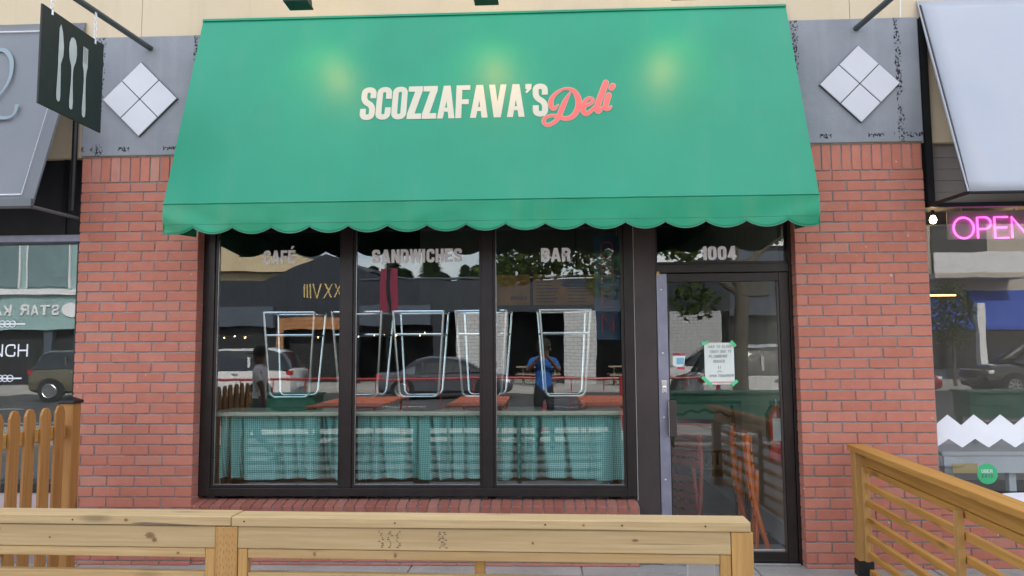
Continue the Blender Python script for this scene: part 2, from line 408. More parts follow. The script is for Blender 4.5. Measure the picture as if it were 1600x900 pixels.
# ------------------------------------------------------------------ lettering: strokes cut as thin shapes
def rounded(pts, rad, closed=False, n=6):
    o = []; k = len(pts)
    for i, p in enumerate(pts):
        r = rad if len(p) > 2 and p[2] else 0
        if r == 0 or (not closed and i in (0, k - 1)): o.append(Vector(p[:2])); continue
        a, b, c = Vector(pts[i - 1][:2]), Vector(p[:2]), Vector(pts[(i + 1) % k][:2])
        u, v = (a - b), (c - b); r = min(r, u.length * .49, v.length * .49); u.normalize(); v.normalize()
        s_, e_ = b + u * r, b + v * r
        for j in range(n + 1):
            t = j / n; o.append((1 - t) ** 2 * s_ + 2 * t * (1 - t) * b + t * t * e_)
    return o
def ribbon(pts, ws, closed=False):
    """left / right edges of a mitred stroke"""
    k = len(pts); L, Rr = [], []
    for i in range(k):
        p = pts[i]; a = pts[i - 1] if (i or closed) else None; b = pts[(i + 1) % k] if (i < k - 1 or closed) else None
        n1 = n2 = None
        if a is not None and (p - a).length > 1e-9: d = (p - a).normalized(); n1 = Vector((-d.y, d.x))
        if b is not None and (b - p).length > 1e-9: d = (b - p).normalized(); n2 = Vector((-d.y, d.x))
        n = (n1 or n2) if (n1 is None or n2 is None) else (n1 + n2)
        if n.length < 1e-6: n = n1
        n = n.normalized(); m = 1.0
        if n1 is not None: m = 1 / max(.45, n.dot(n1))
        L.append(p + n * ws[i] / 2 * m); Rr.append(p - n * ws[i] / 2 * m)
    return L, Rr
def glyph(c, W_, H, t):
    h = t / 2; l, r, b, u = h, W_ - h, h, H - h; m = H / 2; rad = W_ * .42
    s = lambda *p, cl=False: ('s', rounded(list(p), rad, cl), cl)
    q = lambda *p: ('q', [Vector(x) for x in p], False)
    dg = lambda xb, xt, w=t, y0=0, y1=H: q((xb, y0), (xb + w, y0), (xt + w, y1), (xt, y1))
    if c in '0O': return [s((l, b, 1), (r, b, 1), (r, u, 1), (l, u, 1), cl=True)]
    if c == 'C': return [s((r, H * .63), (r, u, 1), (l, u, 1), (l, b, 1), (r, b, 1), (r, H * .37))]
    if c == 'G': return [s((r, H * .66), (r, u, 1), (l, u, 1), (l, b, 1), (r, b, 1), (r, m), (W_ * .5, m))]
    if c == 'S': return [s((r, H * .66), (r, u, 1), (l, u, 1), (l, H * .57, 1), (r, H * .43, 1), (r, b, 1), (l, b, 1), (l, H * .34))]
    if c == 'U': return [s((l, H), (l, b, 1), (r, b, 1), (r, H))]
    if c == 'D': return [s((l, b), (r, b, 1), (r, u, 1), (l, u), cl=True)]
    if c == 'P': return [s((l, 0), (l, u), (r, u, 1), (r, H * .42, 1), (l, H * .42))]
    if c == 'R': return [s((l, 0), (l, u), (r, u, 1), (r, m, 1), (l, m)), dg(W_ - t * 1.02, W_ * .55, t, 0, m)]
    if c == 'B': return [s((l, m), (l, u), (r, u, 1), (r, m, 1), (l, m), cl=False), s((l, m), (r, m, 1), (r, b, 1), (l, b), (l, m))]
    if c == 'Z': return [q((0, H), (0, H - t), (W_, H - t), (W_, H)), q((0, 0), (W_, 0), (W_, t), (0, t)), dg(0, W_ - t * 1.25, t * 1.25, t * .9, H - t * .9)]
    if c == 'E': return [q((0, 0), (t, 0), (t, H), (0, H))] + [q((t * .9, y), (W_ * k, y), (W_ * k, y + t * .86), (t * .9, y + t * .86)) for y, k in ((0, 1), (m - t * .43, .9), (H - t * .86, 1))]
    if c == 'F': return [q((0, 0), (t, 0), (t, H), (0, H))] + [q((t * .9, y), (W_ * k, y), (W_ * k, y + t * .9), (t * .9, y + t * .9)) for y, k in ((m - t * .5, .92), (H - t * .9, 1))]
    if c == 'L': return [q((0, 0), (t, 0), (t, H), (0, H)), q((t * .9, 0), (W_, 0), (W_, t * .9), (t * .9, t * .9))]
    if c == 'T': return [q((W_ / 2 - h, 0), (W_ / 2 + h, 0), (W_ / 2 + h, H), (W_ / 2 - h, H)), q((0, H - t * .9), (W_, H - t * .9), (W_, H), (0, H))]
    if c == 'H': return [q((0, 0), (t, 0), (t, H), (0, H)), q((W_ - t, 0), (W_, 0), (W_, H), (W_ - t, H)), q((t * .9, m - h), (W_ - t * .9, m - h), (W_ - t * .9, m + h), (t * .9, m + h))]
    if c == 'I': return [q((0, 0), (t, 0), (t, H), (0, H))]
    if c == '1': return [q((W_ - t, 0), (W_, 0), (W_, H), (W_ - t, H)), q((0, H * .70), (W_ - t * .9, H * .78), (W_ - t * .9, H), (W_ * .35, H * .86))]
    if c == '4': return [q((W_ - t * 1.35, 0), (W_ - t * .35, 0), (W_ - t * .35, H), (W_ - t * 1.35, H)), dg(0, W_ - t * 1.5, t, H * .22, H), q((0, H * .16), (W_, H * .16), (W_, H * .16 + t * .8), (0, H * .16 + t * .8))]
    if c == 'N': return [q((0, 0), (t, 0), (t, H), (0, H)), q((W_ - t, 0), (W_, 0), (W_, H), (W_ - t, H)), q((0, H), (W_ - t, 0), (W_, 0), (t, H))]
    if c == 'M': return [q((0, 0), (t, 0), (t, H), (0, H)), q((W_ - t, 0), (W_, 0), (W_, H), (W_ - t, H)), dg(W_ / 2 - h, 0), dg(W_ / 2 - h, W_ - t)]
    if c == 'A': return [dg(0, W_ / 2 - t * .58, t), dg(W_ - t, W_ / 2 - t * .42, t), q((t * .6, H * .2), (W_ - t * .6, H * .2), (W_ - t * .75, H * .2 + t * .75), (t * .75, H * .2 + t * .75))]
    if c == 'V': return [dg(W_ / 2 - t * .58, 0, t), dg(W_ / 2 - t * .42, W_ - t, t)]
    if c == 'W':
        w4 = W_ / 4; return [dg(w4 - h * .9, 0, t * .9), dg(w4 - h * .9, 2 * w4 - h * .9, t * .9), dg(3 * w4 - h * .9, 2 * w4 - h * .9, t * .9), dg(3 * w4 - h * .9, W_ - t * .9, t * .9)]
    if c == 'X': return [dg(0, W_ - t, t), dg(W_ - t, 0, t)]
    if c == 'K': return [q((0, 0), (t, 0), (t, H), (0, H)), dg(t * .8, W_ - t, t, H * .4, H), dg(W_ - t, t * .8, t, 0, H * .6)]
    if c == 'Y': return [q((W_ / 2 - h, 0), (W_ / 2 + h, 0), (W_ / 2 + h, m), (W_ / 2 - h, m)), dg(W_ / 2 - h, 0, t, m * .9, H), dg(W_ / 2 - h, W_ - t, t, m * .9, H)]
    if c == "'": return [q((0, H), (t * 1.05, H), (t * 1.0, H - t * .9), (t * .25, H - t * 1.75), (0, H - t * 1.5), (t * .3, H - t * .95), (0, H - t * .95))]
    if c == '´': return [q((0, 0), (t * .6, 0), (t * 1.5, t * 1.0), (t * .4, t * 1.0))]
    if c == '.': return [q((0, 0), (t, 0), (t, t), (0, t))]
    return []
WID = {'I': None, "'": None, 'W': 1.42, 'M': 1.35, 'A': 1.16, 'V': 1.16, '1': .72, ' ': .6, '.': None, 'F': .92, 'Z': .95}
def cw(c, W_, t): return (t * 1.1) if (c in WID and WID[c] is None) else W_ * WID.get(c, 1)
def solid(piece, t, d, off, mapf, mb, grow=0, climb=0):
    kind, pts, cl = piece
    if kind == 'q':
        if grow:
            c = sum(pts, Vector((0, 0))) / len(pts); pts = [p + (p - c).normalized() * grow for p in pts]
        n = len(pts); ok = sum(pts[i].x * pts[(i + 1) % n].y - pts[(i + 1) % n].x * pts[i].y for i in range(n))
        if ok < 0: pts = pts[::-1]
        mb.add([mapf(p.x, p.y, off) for p in pts] + [mapf(p.x, p.y, off + d) for p in pts],
               [tuple(range(n))[::-1], tuple(range(n, 2 * n))] + [(i, (i + 1) % n, n + (i + 1) % n, n + i) for i in range(n)])
    else:
        ws = (t if isinstance(t, list) else [t] * len(pts)); L, Q = ribbon(pts, [w + 2 * grow for w in ws], cl); k = len(pts); base = []
        for i, (a, b) in enumerate(zip(L, Q)):
            e = off + climb * i / k; base += [mapf(a.x, a.y, e), mapf(b.x, b.y, e), mapf(a.x, a.y, e + d), mapf(b.x, b.y, e + d)]
        fs = []
        for i in range(k if cl else k - 1):
            a, b = 4 * i, 4 * ((i + 1) % k)
            fs += [(a, a + 1, b + 1, b), (a + 2, b + 2, b + 3, a + 3), (a, b, b + 2, a + 2), (a + 1, a + 3, b + 3, b + 1)]
        if not cl: fs += [(0, 2, 3, 1), (4 * k - 4, 4 * k - 3, 4 * k - 1, 4 * k - 2)]
        mb.add(base, fs)
def text(s, o, rt, up, nr, W_, H, t, gap, mat, parent, d=.0015, per_letter=True, name='letter', width=None, shear=0, off0=.001):
    """letters as thin cut shapes in the plane (rt, up), standing off along nr"""
    o, rt, up, nr = Vector(o), Vector(rt).normalized(), Vector(up).normalized(), Vector(nr).normalized()
    tot = sum(cw(c, W_, t) + gap for c in s.replace('´', '')) - gap; kx = (width / tot) if width else 1
    x = 0; mb = MB(); res = []
    for i, c in enumerate(s):
        if c == '´': continue
        ps = [(p, 0, 0) for p in glyph(c, cw(c, W_, t), H, t)]
        if i + 1 < len(s) and s[i + 1] == '´': ps += [(p, W_ * .35, H * 1.08) for p in glyph('´', W_, H, t)]
        for j, (p, dx, dy) in enumerate(ps):
            solid(p, t, d, off0 + j * .00025, lambda a, b, e, x=x, dx=dx, dy=dy: o + rt * ((x + a + dx + shear * b) * kx) + up * (b + dy) + nr * e, mb)
        x += cw(c, W_, t) + gap
        if per_letter and mb.v: res.append(mb.build(name, mat, parent)); mb = MB()
    if not per_letter and mb.v: res.append(mb.build(name, mat, parent))
    return res
def catmull(pts, n=8):
    o = []
    for i in range(len(pts) - 1):
        a, b, c, d = pts[max(i - 1, 0)], pts[i], pts[i + 1], pts[min(i + 2, len(pts) - 1)]
        for j in range(n):
            t = j / n
            o.append(tuple(.5 * ((2 * b[k]) + (c[k] - a[k]) * t + (2 * a[k] - 5 * b[k] + 4 * c[k] - d[k]) * t * t + (3 * b[k] - a[k] - 3 * c[k] + d[k]) * t ** 3) for k in range(len(b))))
    o.append(tuple(pts[-1])); return o

# ================================================================== ground
G0 = .03
sw = struct('sidewalk', MB().box(-30, 30, -9.0, .12, -.4, G0 - .012), 'sidewalk_concrete')
slab_me = {}
for i in range(-5, 4):
    for j in range(3):
        x0 = i * 1.2 + .25; y1 = .10 if j == 0 else -1.55 * j; y0 = -1.55 * (j + 1)
        o = MB().box(x0 + .005, x0 + 1.195, y0 + .005, y1 - .005, -.05, G0).build('slab', 'sidewalk_concrete', sw, bevel=.005)
struct('kerb', MB().box(-60, 60, -9.2, -9.004, -.4, G0 + .005), 'far_concrete')
struct('road', MB().box(-120, 120, -22.3, -9.204, -.5, -.13), 'asphalt')
mk = MB()
for x in range(-60, 60, 6): mk.box(x, x + 2.6, -15.85, -15.72, -.129, -.124)
mk.box(-60, 60, -11.4, -11.3, -.129, -.1245)
struct('road_marking', mk, 'white_line')
struct('far_sidewalk', MB().box(-120, 120, -45, -22.304, -.5, G0 - .03), 'far_concrete')
struct('ground', MB().box(-300, 300, -300, 300, -.9, -.52), 'far_concrete')

# ================================================================== brick pillars
BL, BH, CO, JT = .202, .064, .0745, .010
def brick_mesh(name, sx, sy, sz, mat, seed):
    rnd = random.Random(seed); bm = bmesh.new(); bmesh.ops.create_cube(bm, size=1)
    for v in bm.verts: v.co = Vector((v.co.x * sx, v.co.y * sy, v.co.z * sz))
    bmesh.ops.bevel(bm, geom=list(bm.edges), offset=.0028, segments=1, affect='EDGES')
    for v in bm.verts: v.co += Vector((rnd.uniform(-1, 1), rnd.uniform(-.6, .6), rnd.uniform(-1, 1))) * .0011
    me = bpy.data.meshes.new(name); bm.to_mesh(me); bm.free(); me.materials.append(M[mat]); return me
_bm = {}
def brick(parent, x0, x1, y0, y1, z0, z1, mat='brick', name='brick'):
    key = (round(x1 - x0, 4), round(y1 - y0, 4), round(z1 - z0, 4), mat, random.randrange(4))
    if key not in _bm: _bm[key] = brick_mesh('brick', *key[:4], key[4])
    o = bpy.data.objects.new(name, _bm[key]); COL.objects.link(o); o.parent = parent
    o.location = Vector(((x0 + x1) / 2, (y0 + y1) / 2 + random.uniform(-.0016, .0016), (z0 + z1) / 2)) - wloc(parent)
    o.rotation_euler = (random.uniform(-.006, .006), random.uniform(-.004, .004), random.uniform(-.006, .006))
    return o
def pillar(label, x0, x1, start):
    p = thing('brick_pillar', label, 'pillar', ((x0 + x1) / 2, .2, G0), group='brick pillars of the shopfront')
    MB().box(x0 + .0035, x1 - .0035, .0065, .40, G0, 3.012).build('mortar', 'mortar', p)
    ztop = 2.812; n = int((ztop - G0) / CO)
    for k in range(n + 1):
        z1 = ztop - k * CO; z0 = max(z1 - BH, G0 + .002)
        if z1 - z0 < .01: continue
        x = x0; lead = (BL * .40 if (k + start) % 2 else BL * .90); a = x0
        first = True
        while a < x1 - .02:
            b = min(a + (lead if first else BL), x1 + (JT if False else 0))
            if x1 - b < .035: b = x1
            e = b if b >= x1 - 1e-4 else b - JT
            brick(p, a, e, 0, .09, z0, z1)
            a = b; first = False
        # the returns towards the shop opening
        brick(p, (x1 - .095) if start == 0 else x0 + .001, (x1 - .001) if start == 0 else x0 + .095, .10, .195 if k % 2 else .155, z0, z1)
    m = round((x1 - x0) / .0735); w = (x1 - x0) / m
    for i in range(m): brick(p, x0 + i * w, x0 + (i + 1) * w - .009, -.001, .09, ztop + .010, 3.008, 'stained_brick' if (start == 0 and i in (1, 3, 7)) else 'brick')
    return p
pillar('red brick pillar between the grey awning and the deli window', -3.450, -2.545, 0)
pillar('red brick pillar between the deli door and the white awning', 1.804, 2.727, 1)

# low wall and rowlock sill under the window
lw = thing('window_sill_wall', 'low red brick wall with a sloping brick sill under the deli window', 'low wall', (-.95, .1, G0))
MB().box(-2.545, .660, .026, .19, G0, .352).build('mortar', 'mortar', lw)
for k in range(5):
    z1 = .345 - k * CO; z0 = max(z1 - BH, G0 + .002)
    a = -2.543 + (0 if k % 2 else -.1)
    while a < .655:
        brick(lw, max(a, -2.543), min(a + BL - JT, .658), .02, .10, z0, z1); a += BL
MB().add([(-2.545, .006, .35), (.664, .006, .35), (.664, .16, .35), (-2.545, .16, .35), (-2.545, .006, .443), (.664, .006, .443), (.664, .16, .470), (-2.545, .16, .470)],
         [(0, 3, 2, 1), (4, 5, 6, 7), (0, 1, 5, 4), (1, 2, 6, 5), (2, 3, 7, 6), (3, 0, 4, 7)]).build('mortar', 'mortar', lw)
n = 43; w = 3.212 / n
for i in range(n):
    o = brick(lw, -2.547 + i * w, -2.547 + (i + 1) * w - .009, 0, .148, .354, .452, 'sill_brick', 'sill_brick')
    o.rotation_euler.x = .17; o.location.z += .011; o.location.x += random.uniform(-.0015, .0015)

# ================================================================== upper stucco wall and building mass
bd = thing('stucco_building', 'cream stucco upper wall running above all the shopfronts', 'building', (0, .3, 0))
for a, b in ((-14, -3.033), (-3.029, 2.261), (2.265, 14)): MB().box(a, b, .004, .36, 3.0125, 5.7).build('wall', 'cream_stucco', bd)
MB().box(-2.54, 1.80, .02, .36, 2.861, 3.0115).build('lintel', 'far_dark', bd)
MB().box(-14, 14, .36, 14, 3.15, 5.7).build('roof', 'charcoal', bd)
MB().box(-14.05, 14.05, -.05, .36, 5.7, 5.85).build('parapet_cap', 'charcoal', bd)
for x in (-3.031, 2.263): MB().box(x - .002, x + .002, .012, .3, 2.87, 5.69).build('control_joint', 'far_dark', bd)

def grey_panel(label, x0, x1, cx, group='grey panels with diamond tiles'):
    p = thing('wall_panel', label, 'wall panel', ((x0 + x1) / 2, 0, 3.475), group=group)
    o = MB().box(-(x1 - x0) / 2, (x1 - x0) / 2, -.018, .0, -.457, .462).build('panel', 'grey_panel', p, local=True, bevel=.006)
    s = .2865; cz = 3.443 - 3.475; dx = cx - (x0 + x1) / 2
    pl = MB().prism([(dx - s, cz), (dx, cz - s), (dx + s, cz), (dx, cz + s)], 'y', -.030, -.019).build('backing', 'pole_grey', p, local=True)
    h = s / 2 - .005
    for ax, az in ((0, 1), (1, 0), (0, -1), (-1, 0)):
        qx, qz = dx + ax * s / 2, cz + az * s / 2
        MB().prism([(qx - h, qz), (qx, qz - h), (qx + h, qz), (qx, qz + h)], 'y', -.040, -.0305).build('tile', 'ceramic_tile', p, local=True, bevel=.002)
    return p
grey_panel('grey stucco panel with a white tile diamond beside the hanging cutlery sign', -3.455, -2.45, -3.003)
grey_panel('grey stucco panel with a white tile diamond beside the white awning', 1.70, 2.733, 2.294)

# ================================================================== green awning
AX0, AX1, AZ1, AZ0, AD = -2.552, 1.802, 4.050, 2.547, .50
aw = thing('green_awning', 'long green canvas awning with scalloped valance and deli lettering', 'awning', ((AX0 + AX1) / 2, 0, 2.34))
def sag(u, v):            # fabric sits slightly hollow between its frame ribs
    return .0012 * math.sin(math.pi * v) * (.6 + .4 * math.cos(u * 6 * math.pi)) + .0004 * noise.noise(Vector((u * 9, v * 3, 1)))
nx, nv = 90, 26; mb = MB(); vs = []
for j in range(nv + 1):
    for i in range(nx + 1):
        u, v = i / nx, j / nv; k = sag(u, v)
        vs.append((AX0 + (AX1 - AX0) * u, -AD * v + k * .95, AZ1 + (AZ0 - AZ1) * v - k * .3))
mb.add(vs, [(j * (nx + 1) + i, j * (nx + 1) + i + 1, (j + 1) * (nx + 1) + i + 1, (j + 1) * (nx + 1) + i) for j in range(nv) for i in range(nx)])
mb.build('canopy', 'green_canvas', aw, smooth=True, fix=False)
lin = MB().add([(x, y + .012, z - .006) for x, y, z in vs], mb.f); lin.build('lining', 'canvas_back', aw, smooth=True, fix=False)
for x in (AX0 + .003, AX1 - .003):
    MB().prism([(.0, AZ1 - .02), (-AD + .01, AZ0), (.0, AZ0)], 'x', x - .0015, x + .0015).build('side_gusset', 'green_canvas', aw)
fr = MB()
fr.tube([(AX0 + .01, -AD + .016, AZ0 + .004), (AX1 - .01, -AD + .016, AZ0 + .004)], .012)
fr.tube([(AX0 + .01, .0, AZ0), (AX1 - .01, .0, AZ0)], .012)
for i in range(5):
    x = AX0 + .02 + (AX1 - AX0 - .04) * i / 4; fr.tube([(x, 0, AZ0), (x, -AD + .02, AZ0)], .011)
fr.build('frame', 'steel', aw, smooth=True)
MB().box(AX0, AX1, -.012, .003, AZ1 - .004, AZ1 + .012).build('wall_strip', 'green_canvas', aw)
# valance: loose cloth with scallops and a sewn hem
def scal(x):
    c0, pt = -2.335, .2618
    if x < c0: t = (x - (c0 - pt)) / pt; return -.041 * (math.sin(math.pi * min(max(t, 0), 1)) ** .8 if t > .5 else 1)
    t = ((x - c0) / pt) % 1; return -.045 * math.sin(math.pi * t) ** .8
VN = 520; rows = 12; VT = AZ0 + .003; VB = 2.385
def vpos(x, s_):
    z = VT + (VB + scal(x) - VT) * s_
    e = min(1, (x - AX0) / .5); e2 = min(1, (AX1 - x) / .7)
    w = .008 * noise.noise(Vector((x * 1.9, s_ * .9, 3))) + .0035 * noise.noise(Vector((x * 7, s_ * 2, 9)))
    w += .014 * (1 - e) * math.sin(14 * (x - AX0) - 6 * s_) * s_ ** .5 + .012 * (1 - e2) * math.sin(11 * (AX1 - x) - 5 * s_) * s_ ** .6
    return (x, -AD - .003 + w * (s_ ** .7) * 1.5 + .002 * s_, z)
vs = [vpos(AX0 + (AX1 - AX0) * i / VN, j / rows) for j in range(rows + 1) for i in range(VN + 1)]
MB().add(vs, [(j * (VN + 1) + i, j * (VN + 1) + i + 1, (j + 1) * (VN + 1) + i + 1, (j + 1) * (VN + 1) + i) for j in range(rows) for i in range(VN)]).build('valance', 'valance_canvas', aw, smooth=True, fix=False, solid=.002)
hem = MB(); hem.tube([Vector(vpos(AX0 + (AX1 - AX0) * i / VN, 1.0)) for i in range(VN + 1)], .0036, 5); hem.build('hem_binding', 'hem_tape', aw, smooth=True)
st = []
for i in range(261):
    x = AX0 + (AX1 - AX0) * i / 260; z = VB + .022; s_ = (VT - z) / (VT - VB - scal(x)); p = vpos(x, s_); st.append((p[0], p[1] - .0015, p[2]))
MB().tube(st, .0016, 4).build('hem_seam', 'hem_tape', aw)
MB().tube([(AX0 + (AX1 - AX0) * i / 120, -AD - .004 + .0012 * noise.noise(Vector((i * .3, 0, 0))), AZ0 + .002 + .002 * noise.noise(Vector((i * .21, 4, 0)))) for i in range(121)], .006, 6).build('front_welt', 'green_canvas', aw, smooth=True)
for x in (AX0 + .002, AX1 - .002):
    MB().add([(x, -AD, VT), (x, -.02, VT), (x, -.02, VB + .01), (x, -AD, VB - .03)], [(0, 1, 2, 3)]).build('side_valance', 'valance_canvas', aw, solid=.002)
# lettering lies on the canvas slope
sl_up = Vector((0, AD, AZ1 - AZ0)).normalized(); sl_n = Vector((0, -(AZ1 - AZ0), AD)).normalized()
def on_slope(x, z, e=0): return Vector((x, -AD * (AZ1 - z) / (AZ1 - AZ0), z)) + sl_n * e
L0 = on_slope(-1.276, 3.165); tilt = 0.0
text("SCOZZAFAVA'S", L0 + sl_n * .0002, (1, 0, tilt), sl_up, sl_n, .118, .281, .0465, .0055, 'cream_letter', aw, d=.0008, width=1.326)
# hand-lettered word drawn as a swelling brush line
def brush(strokes, name, mat, e, grow):
    mb = MB(); fx = lambda x: -.0248 + x * .000404
    base = on_slope(0, 3.176)
    def mapf(a, b, off): return base + Vector((1, 0, tilt)) * (fx(a)) + sl_up * (-(b - 570) * .000478) + sl_n * (off + e)
    for k, s_ in enumerate(strokes):
        pts = catmull(s_, 7); P = [Vector(p[:2]) for p in pts]; ws = [max(6, p[2]) for p in pts]
        solid(('s', P, False), [w * 1.0 for w in ws], .0005, k * .0003, mapf, mb, grow, .0009)
        for q, w, up_ in ((P[0], ws[0], -.0001), (P[-1], ws[-1], .0010)):
            r_ = w / 2 + grow; solid(('q', [q + Vector((math.cos(t * math.pi / 8), math.sin(t * math.pi / 8))) * r_ for t in range(16)], False), 0, .0005, k * .0003 + up_, mapf, mb)
    return mb.build(name, mat, aw)
deli_d = [(582, 168, 10), (500, 300, 62), (430, 450, 80), (368, 600, 74), (300, 690, 58), (180, 745, 52), (108, 700, 50), (130, 622, 48), (230, 585, 42), (330, 592, 46), (480, 640, 66), (605, 600, 76), (690, 480, 88), (716, 330, 96), (660, 180, 76), (560, 112, 44), (450, 118, 32), (330, 190, 50), (250, 290, 68), (235, 400, 74), (285, 462, 58), (360, 395, 14)]
deli_e = [(830, 428, 34), (930, 375, 48), (955, 312, 50), (895, 285, 44), (822, 350, 64), (785, 470, 82), (820, 556, 74), (900, 532, 56), (1000, 430, 34)]
deli_l = [(1200, 15, 92), (1130, 190, 98), (1050, 380, 94), (1022, 490, 84), (1060, 525, 58), (1140, 440, 28)]
deli_i = [(1242, 240, 82), (1190, 380, 88), (1182, 470, 78), (1230, 484, 46), (1272, 440, 18)]
deli_dot = [(1292, 112, 88), (1318, 76, 88)]
for s_ in (deli_d, deli_e, deli_l, deli_i, deli_dot):
    brush([s_], 'letter_outline', 'letter_edge', .0010, 12); brush([s_], 'letter', 'coral_letter', .0028, 0)

# awning flood lamps on wall arms
for x, lab in ((-1.608, 'black wall lamp over the first letters of the awning sign'), (-.354, 'black wall lamp over the middle of the awning sign'), (.95, 'black wall lamp over the red script on the awning')):
    t = thing('awning_lamp', lab, 'lamp', (x, -.3, 3.85), group='flood lamps above the green awning')
    MB().tube([(x, .0, 4.40), (x, -.30, 4.46), (x, -.54, 4.38), (x, -.62, 4.12)], .014).build('arm', 'black_metal', t, smooth=True)
    MB().box(x - .05, x + .05, -.012, .0035, 4.33, 4.47).build('wall_plate', 'black_metal', t, bevel=.004)
    MB().add([(x - .076, -.69, 3.862), (x + .076, -.69, 3.862), (x + .076, -.56, 3.862), (x - .076, -.56, 3.862), (x - .05, -.67, 4.13), (x + .05, -.67, 4.13), (x + .05, -.58, 4.13), (x - .05, -.58, 4.13)],
             [(0, 3, 2, 1), (4, 5, 6, 7), (0, 1, 5, 4), (1, 2, 6, 5), (2, 3, 7, 6), (3, 0, 4, 7)]).build('housing', 'black_metal', t, bevel=.004)
    MB().box(x - .08, x + .08, -.695, -.555, 3.850, 3.861).build('rim', 'black_metal', t)
    MB().add([(x - .06, -.557, 3.90), (x + .06, -.557, 3.90), (x + .045, -.573, 4.08), (x - .045, -.573, 4.08)], [(0, 1, 2, 3)]).build('lens', 'lamp_glow', t, solid=.004)
    ld = bpy.data.lights.new('awning_lamp_light', 'SPOT'); ld.energy = 2.7; ld.color = (1, .47, .04); ld.spot_size = R(84); ld.spot_blend = 1; ld.shadow_soft_size = .05
    lo = bpy.data.objects.new('bulb_light', ld); COL.objects.link(lo); lo.parent = t; lo.location = (0, -.535 + .3, 4.02 - 3.85)
    lo.rotation_euler = (Vector((0, .34, -.52))).to_track_quat('-Z', 'Y').to_euler()

# ================================================================== shop window
wn = thing('shop_window', 'three-pane bronze framed deli shop window under the green awning', 'window', (-.94, .12, .49))
FT = 2.86
def fbox(name, *d, mat='bronze', par=wn, bevel=.003): return box(name, mat, par, *d, bevel=bevel)
fbox('jamb', -2.545, -2.459, .10, .19, .497, FT); fbox('jamb', .594, .664, .10, .19, .497, FT)
for x in (-1.491, -.4485): fbox('mullion', x, x + .0795, .099, .19, .556, 2.78)
fbox('bottom_rail', -2.459, .594, .098, .19, .497, .555); fbox('top_rail', -2.459, .594, .10, .19, 2.78, FT)
for a, b in ((-2.459, -1.491), (-1.4115, -.4485), (-.369, .594)):          # stops round each pane
    fbox('glazing_bead', a + .0005, a + .022, .112, .125, .575, 2.77, bevel=.002); fbox('glazing_bead', b - .022, b - .0005, .112, .125, .575, 2.77, bevel=.002)
    fbox('glazing_bead', a + .001, b - .001, .110, .125, .5555, .577, bevel=.002)
    fbox('gasket', a + .022, a + .0245, .116, .126, .578, 2.77, mat='steel', bevel=0); fbox('gasket', a + .02, b - .02, .114, .126, .5775, .5795, mat='steel', bevel=0)
panes = []
for a, b in ((-2.459, -1.491), (-1.4115, -.4485), (-.369, .594)): panes.append(box('pane', 'shop_glass', wn, a + .005, b - .005, .127, .133, .56, 2.775))
fbox('sealant', .664, .668, .097, .12, .47, 2.8, mat='silicone', bevel=0)
fbox('post_cover', .6685, .826, .094, .20, G0, FT, mat='bronze_panel')
for x, y, par, s_, w_ in ((-2.100, 2.207, panes[0], 'CAFE´', .243), (-1.275, 2.203, panes[1], 'SANDWICHES', .676), (-.010, 2.199, panes[2], 'BAR', .218)):
    text(s_, (x, .1265, y), (1, 0, .004), (0, 0, 1), (0, -1, 0), .062, .102, .0225, .007, 'white_vinyl', par, d=.0006, width=w_, off0=.0002)

# ================================================================== entrance
dr = thing('shop_door', 'glazed bronze shop door with a handwritten closing notice and street number', 'door', (1.31, .12, G0))
def dbox(name, *d, mat='bronze', bevel=.003, par=dr): return box(name, mat, par, *d, bevel=bevel)
dbox('jamb', 1.784, 1.84, .09, .20, G0, FT); dbox('jamb', .8265, .84, .10, .20, 2.10, FT)
dbox('transom_bar', .8265, 1.783, .092, .19, 2.104, 2.166); dbox('head', .84, 1.783, .10, .19, 2.76, FT)
dbox('transom_bead', .8405, 1.783, .110, .126, 2.1665, 2.185)
dbox('hold_block', .832, .850, .078, .0915, 2.085, 2.112, mat='yellow_card', bevel=.002)
tp = dbox('transom_pane', .842, 1.781, .127, .133, 2.17, 2.77, mat='shop_glass', bevel=0)
text('1004', (1.160, .1265, 2.197), (1, 0, .004), (0, 0, 1), (0, -1, 0), .058, .102, .0225, .007, 'white_vinyl', tp, d=.0006, width=.262, off0=.0002)
lf = dbox('leaf_lock_stile', .829, .903, .086, .150, .05, 2.098, mat='aluminium', bevel=.004)
dbox('leaf_stile', 1.712, 1.780, .096, .150, .05, 2.098); dbox('leaf_top_rail', .9035, 1.7115, .096, .150, 2.036, 2.098)
dbox('leaf_bottom_rail', .9035, 1.7115, .096, .150, .052, .117); dbox('threshold', .829, 1.783, .06, .20, G0, .047, mat='steel')
dp = dbox('door_pane', .9045, 1.7105, .117, .123, .118, 2.035, mat='clear_glass', bevel=0)
dbox('glazing_bead', 1.694, 1.7115, .103, .116, .118, 2.035, mat='bronze_panel'); dbox('glazing_bead', .9035, .913, .103, .116, .118, 2.035)
dbox('glazing_bead', .914, 1.693, .103, .116, .118, .134, mat='steel', bevel=.002)
for z in (1.98, 1.52, 1.06, .62, .30): MB().lathe([(.0075, .0), (.0075, -.003), (.004, -.005)], (.862, .086, z), 10, 'y').build('screw', 'steel', lf)
lk = dbox('lock_plate', .848, .886, .081, .0858, 1.235, 1.325, mat='steel'); MB().lathe([(.011, 0), (.011, -.004), (.006, -.006)], (.867, .081, 1.275), 12, 'y').build('lock_cylinder', 'chrome', lk)
h = MB().box(.884, .944, .040, .055, .925, 1.185).build('pull_handle', 'bronze_panel', dr, bevel=.005)
MB().box(.892, .90, .0555, .0855, .98, 1.13).build('handle_bracket', 'bronze_panel', h)
MB().box(.887, .890, .0365, .0398, .93, 1.18).build('handle_edge', 'steel', h)
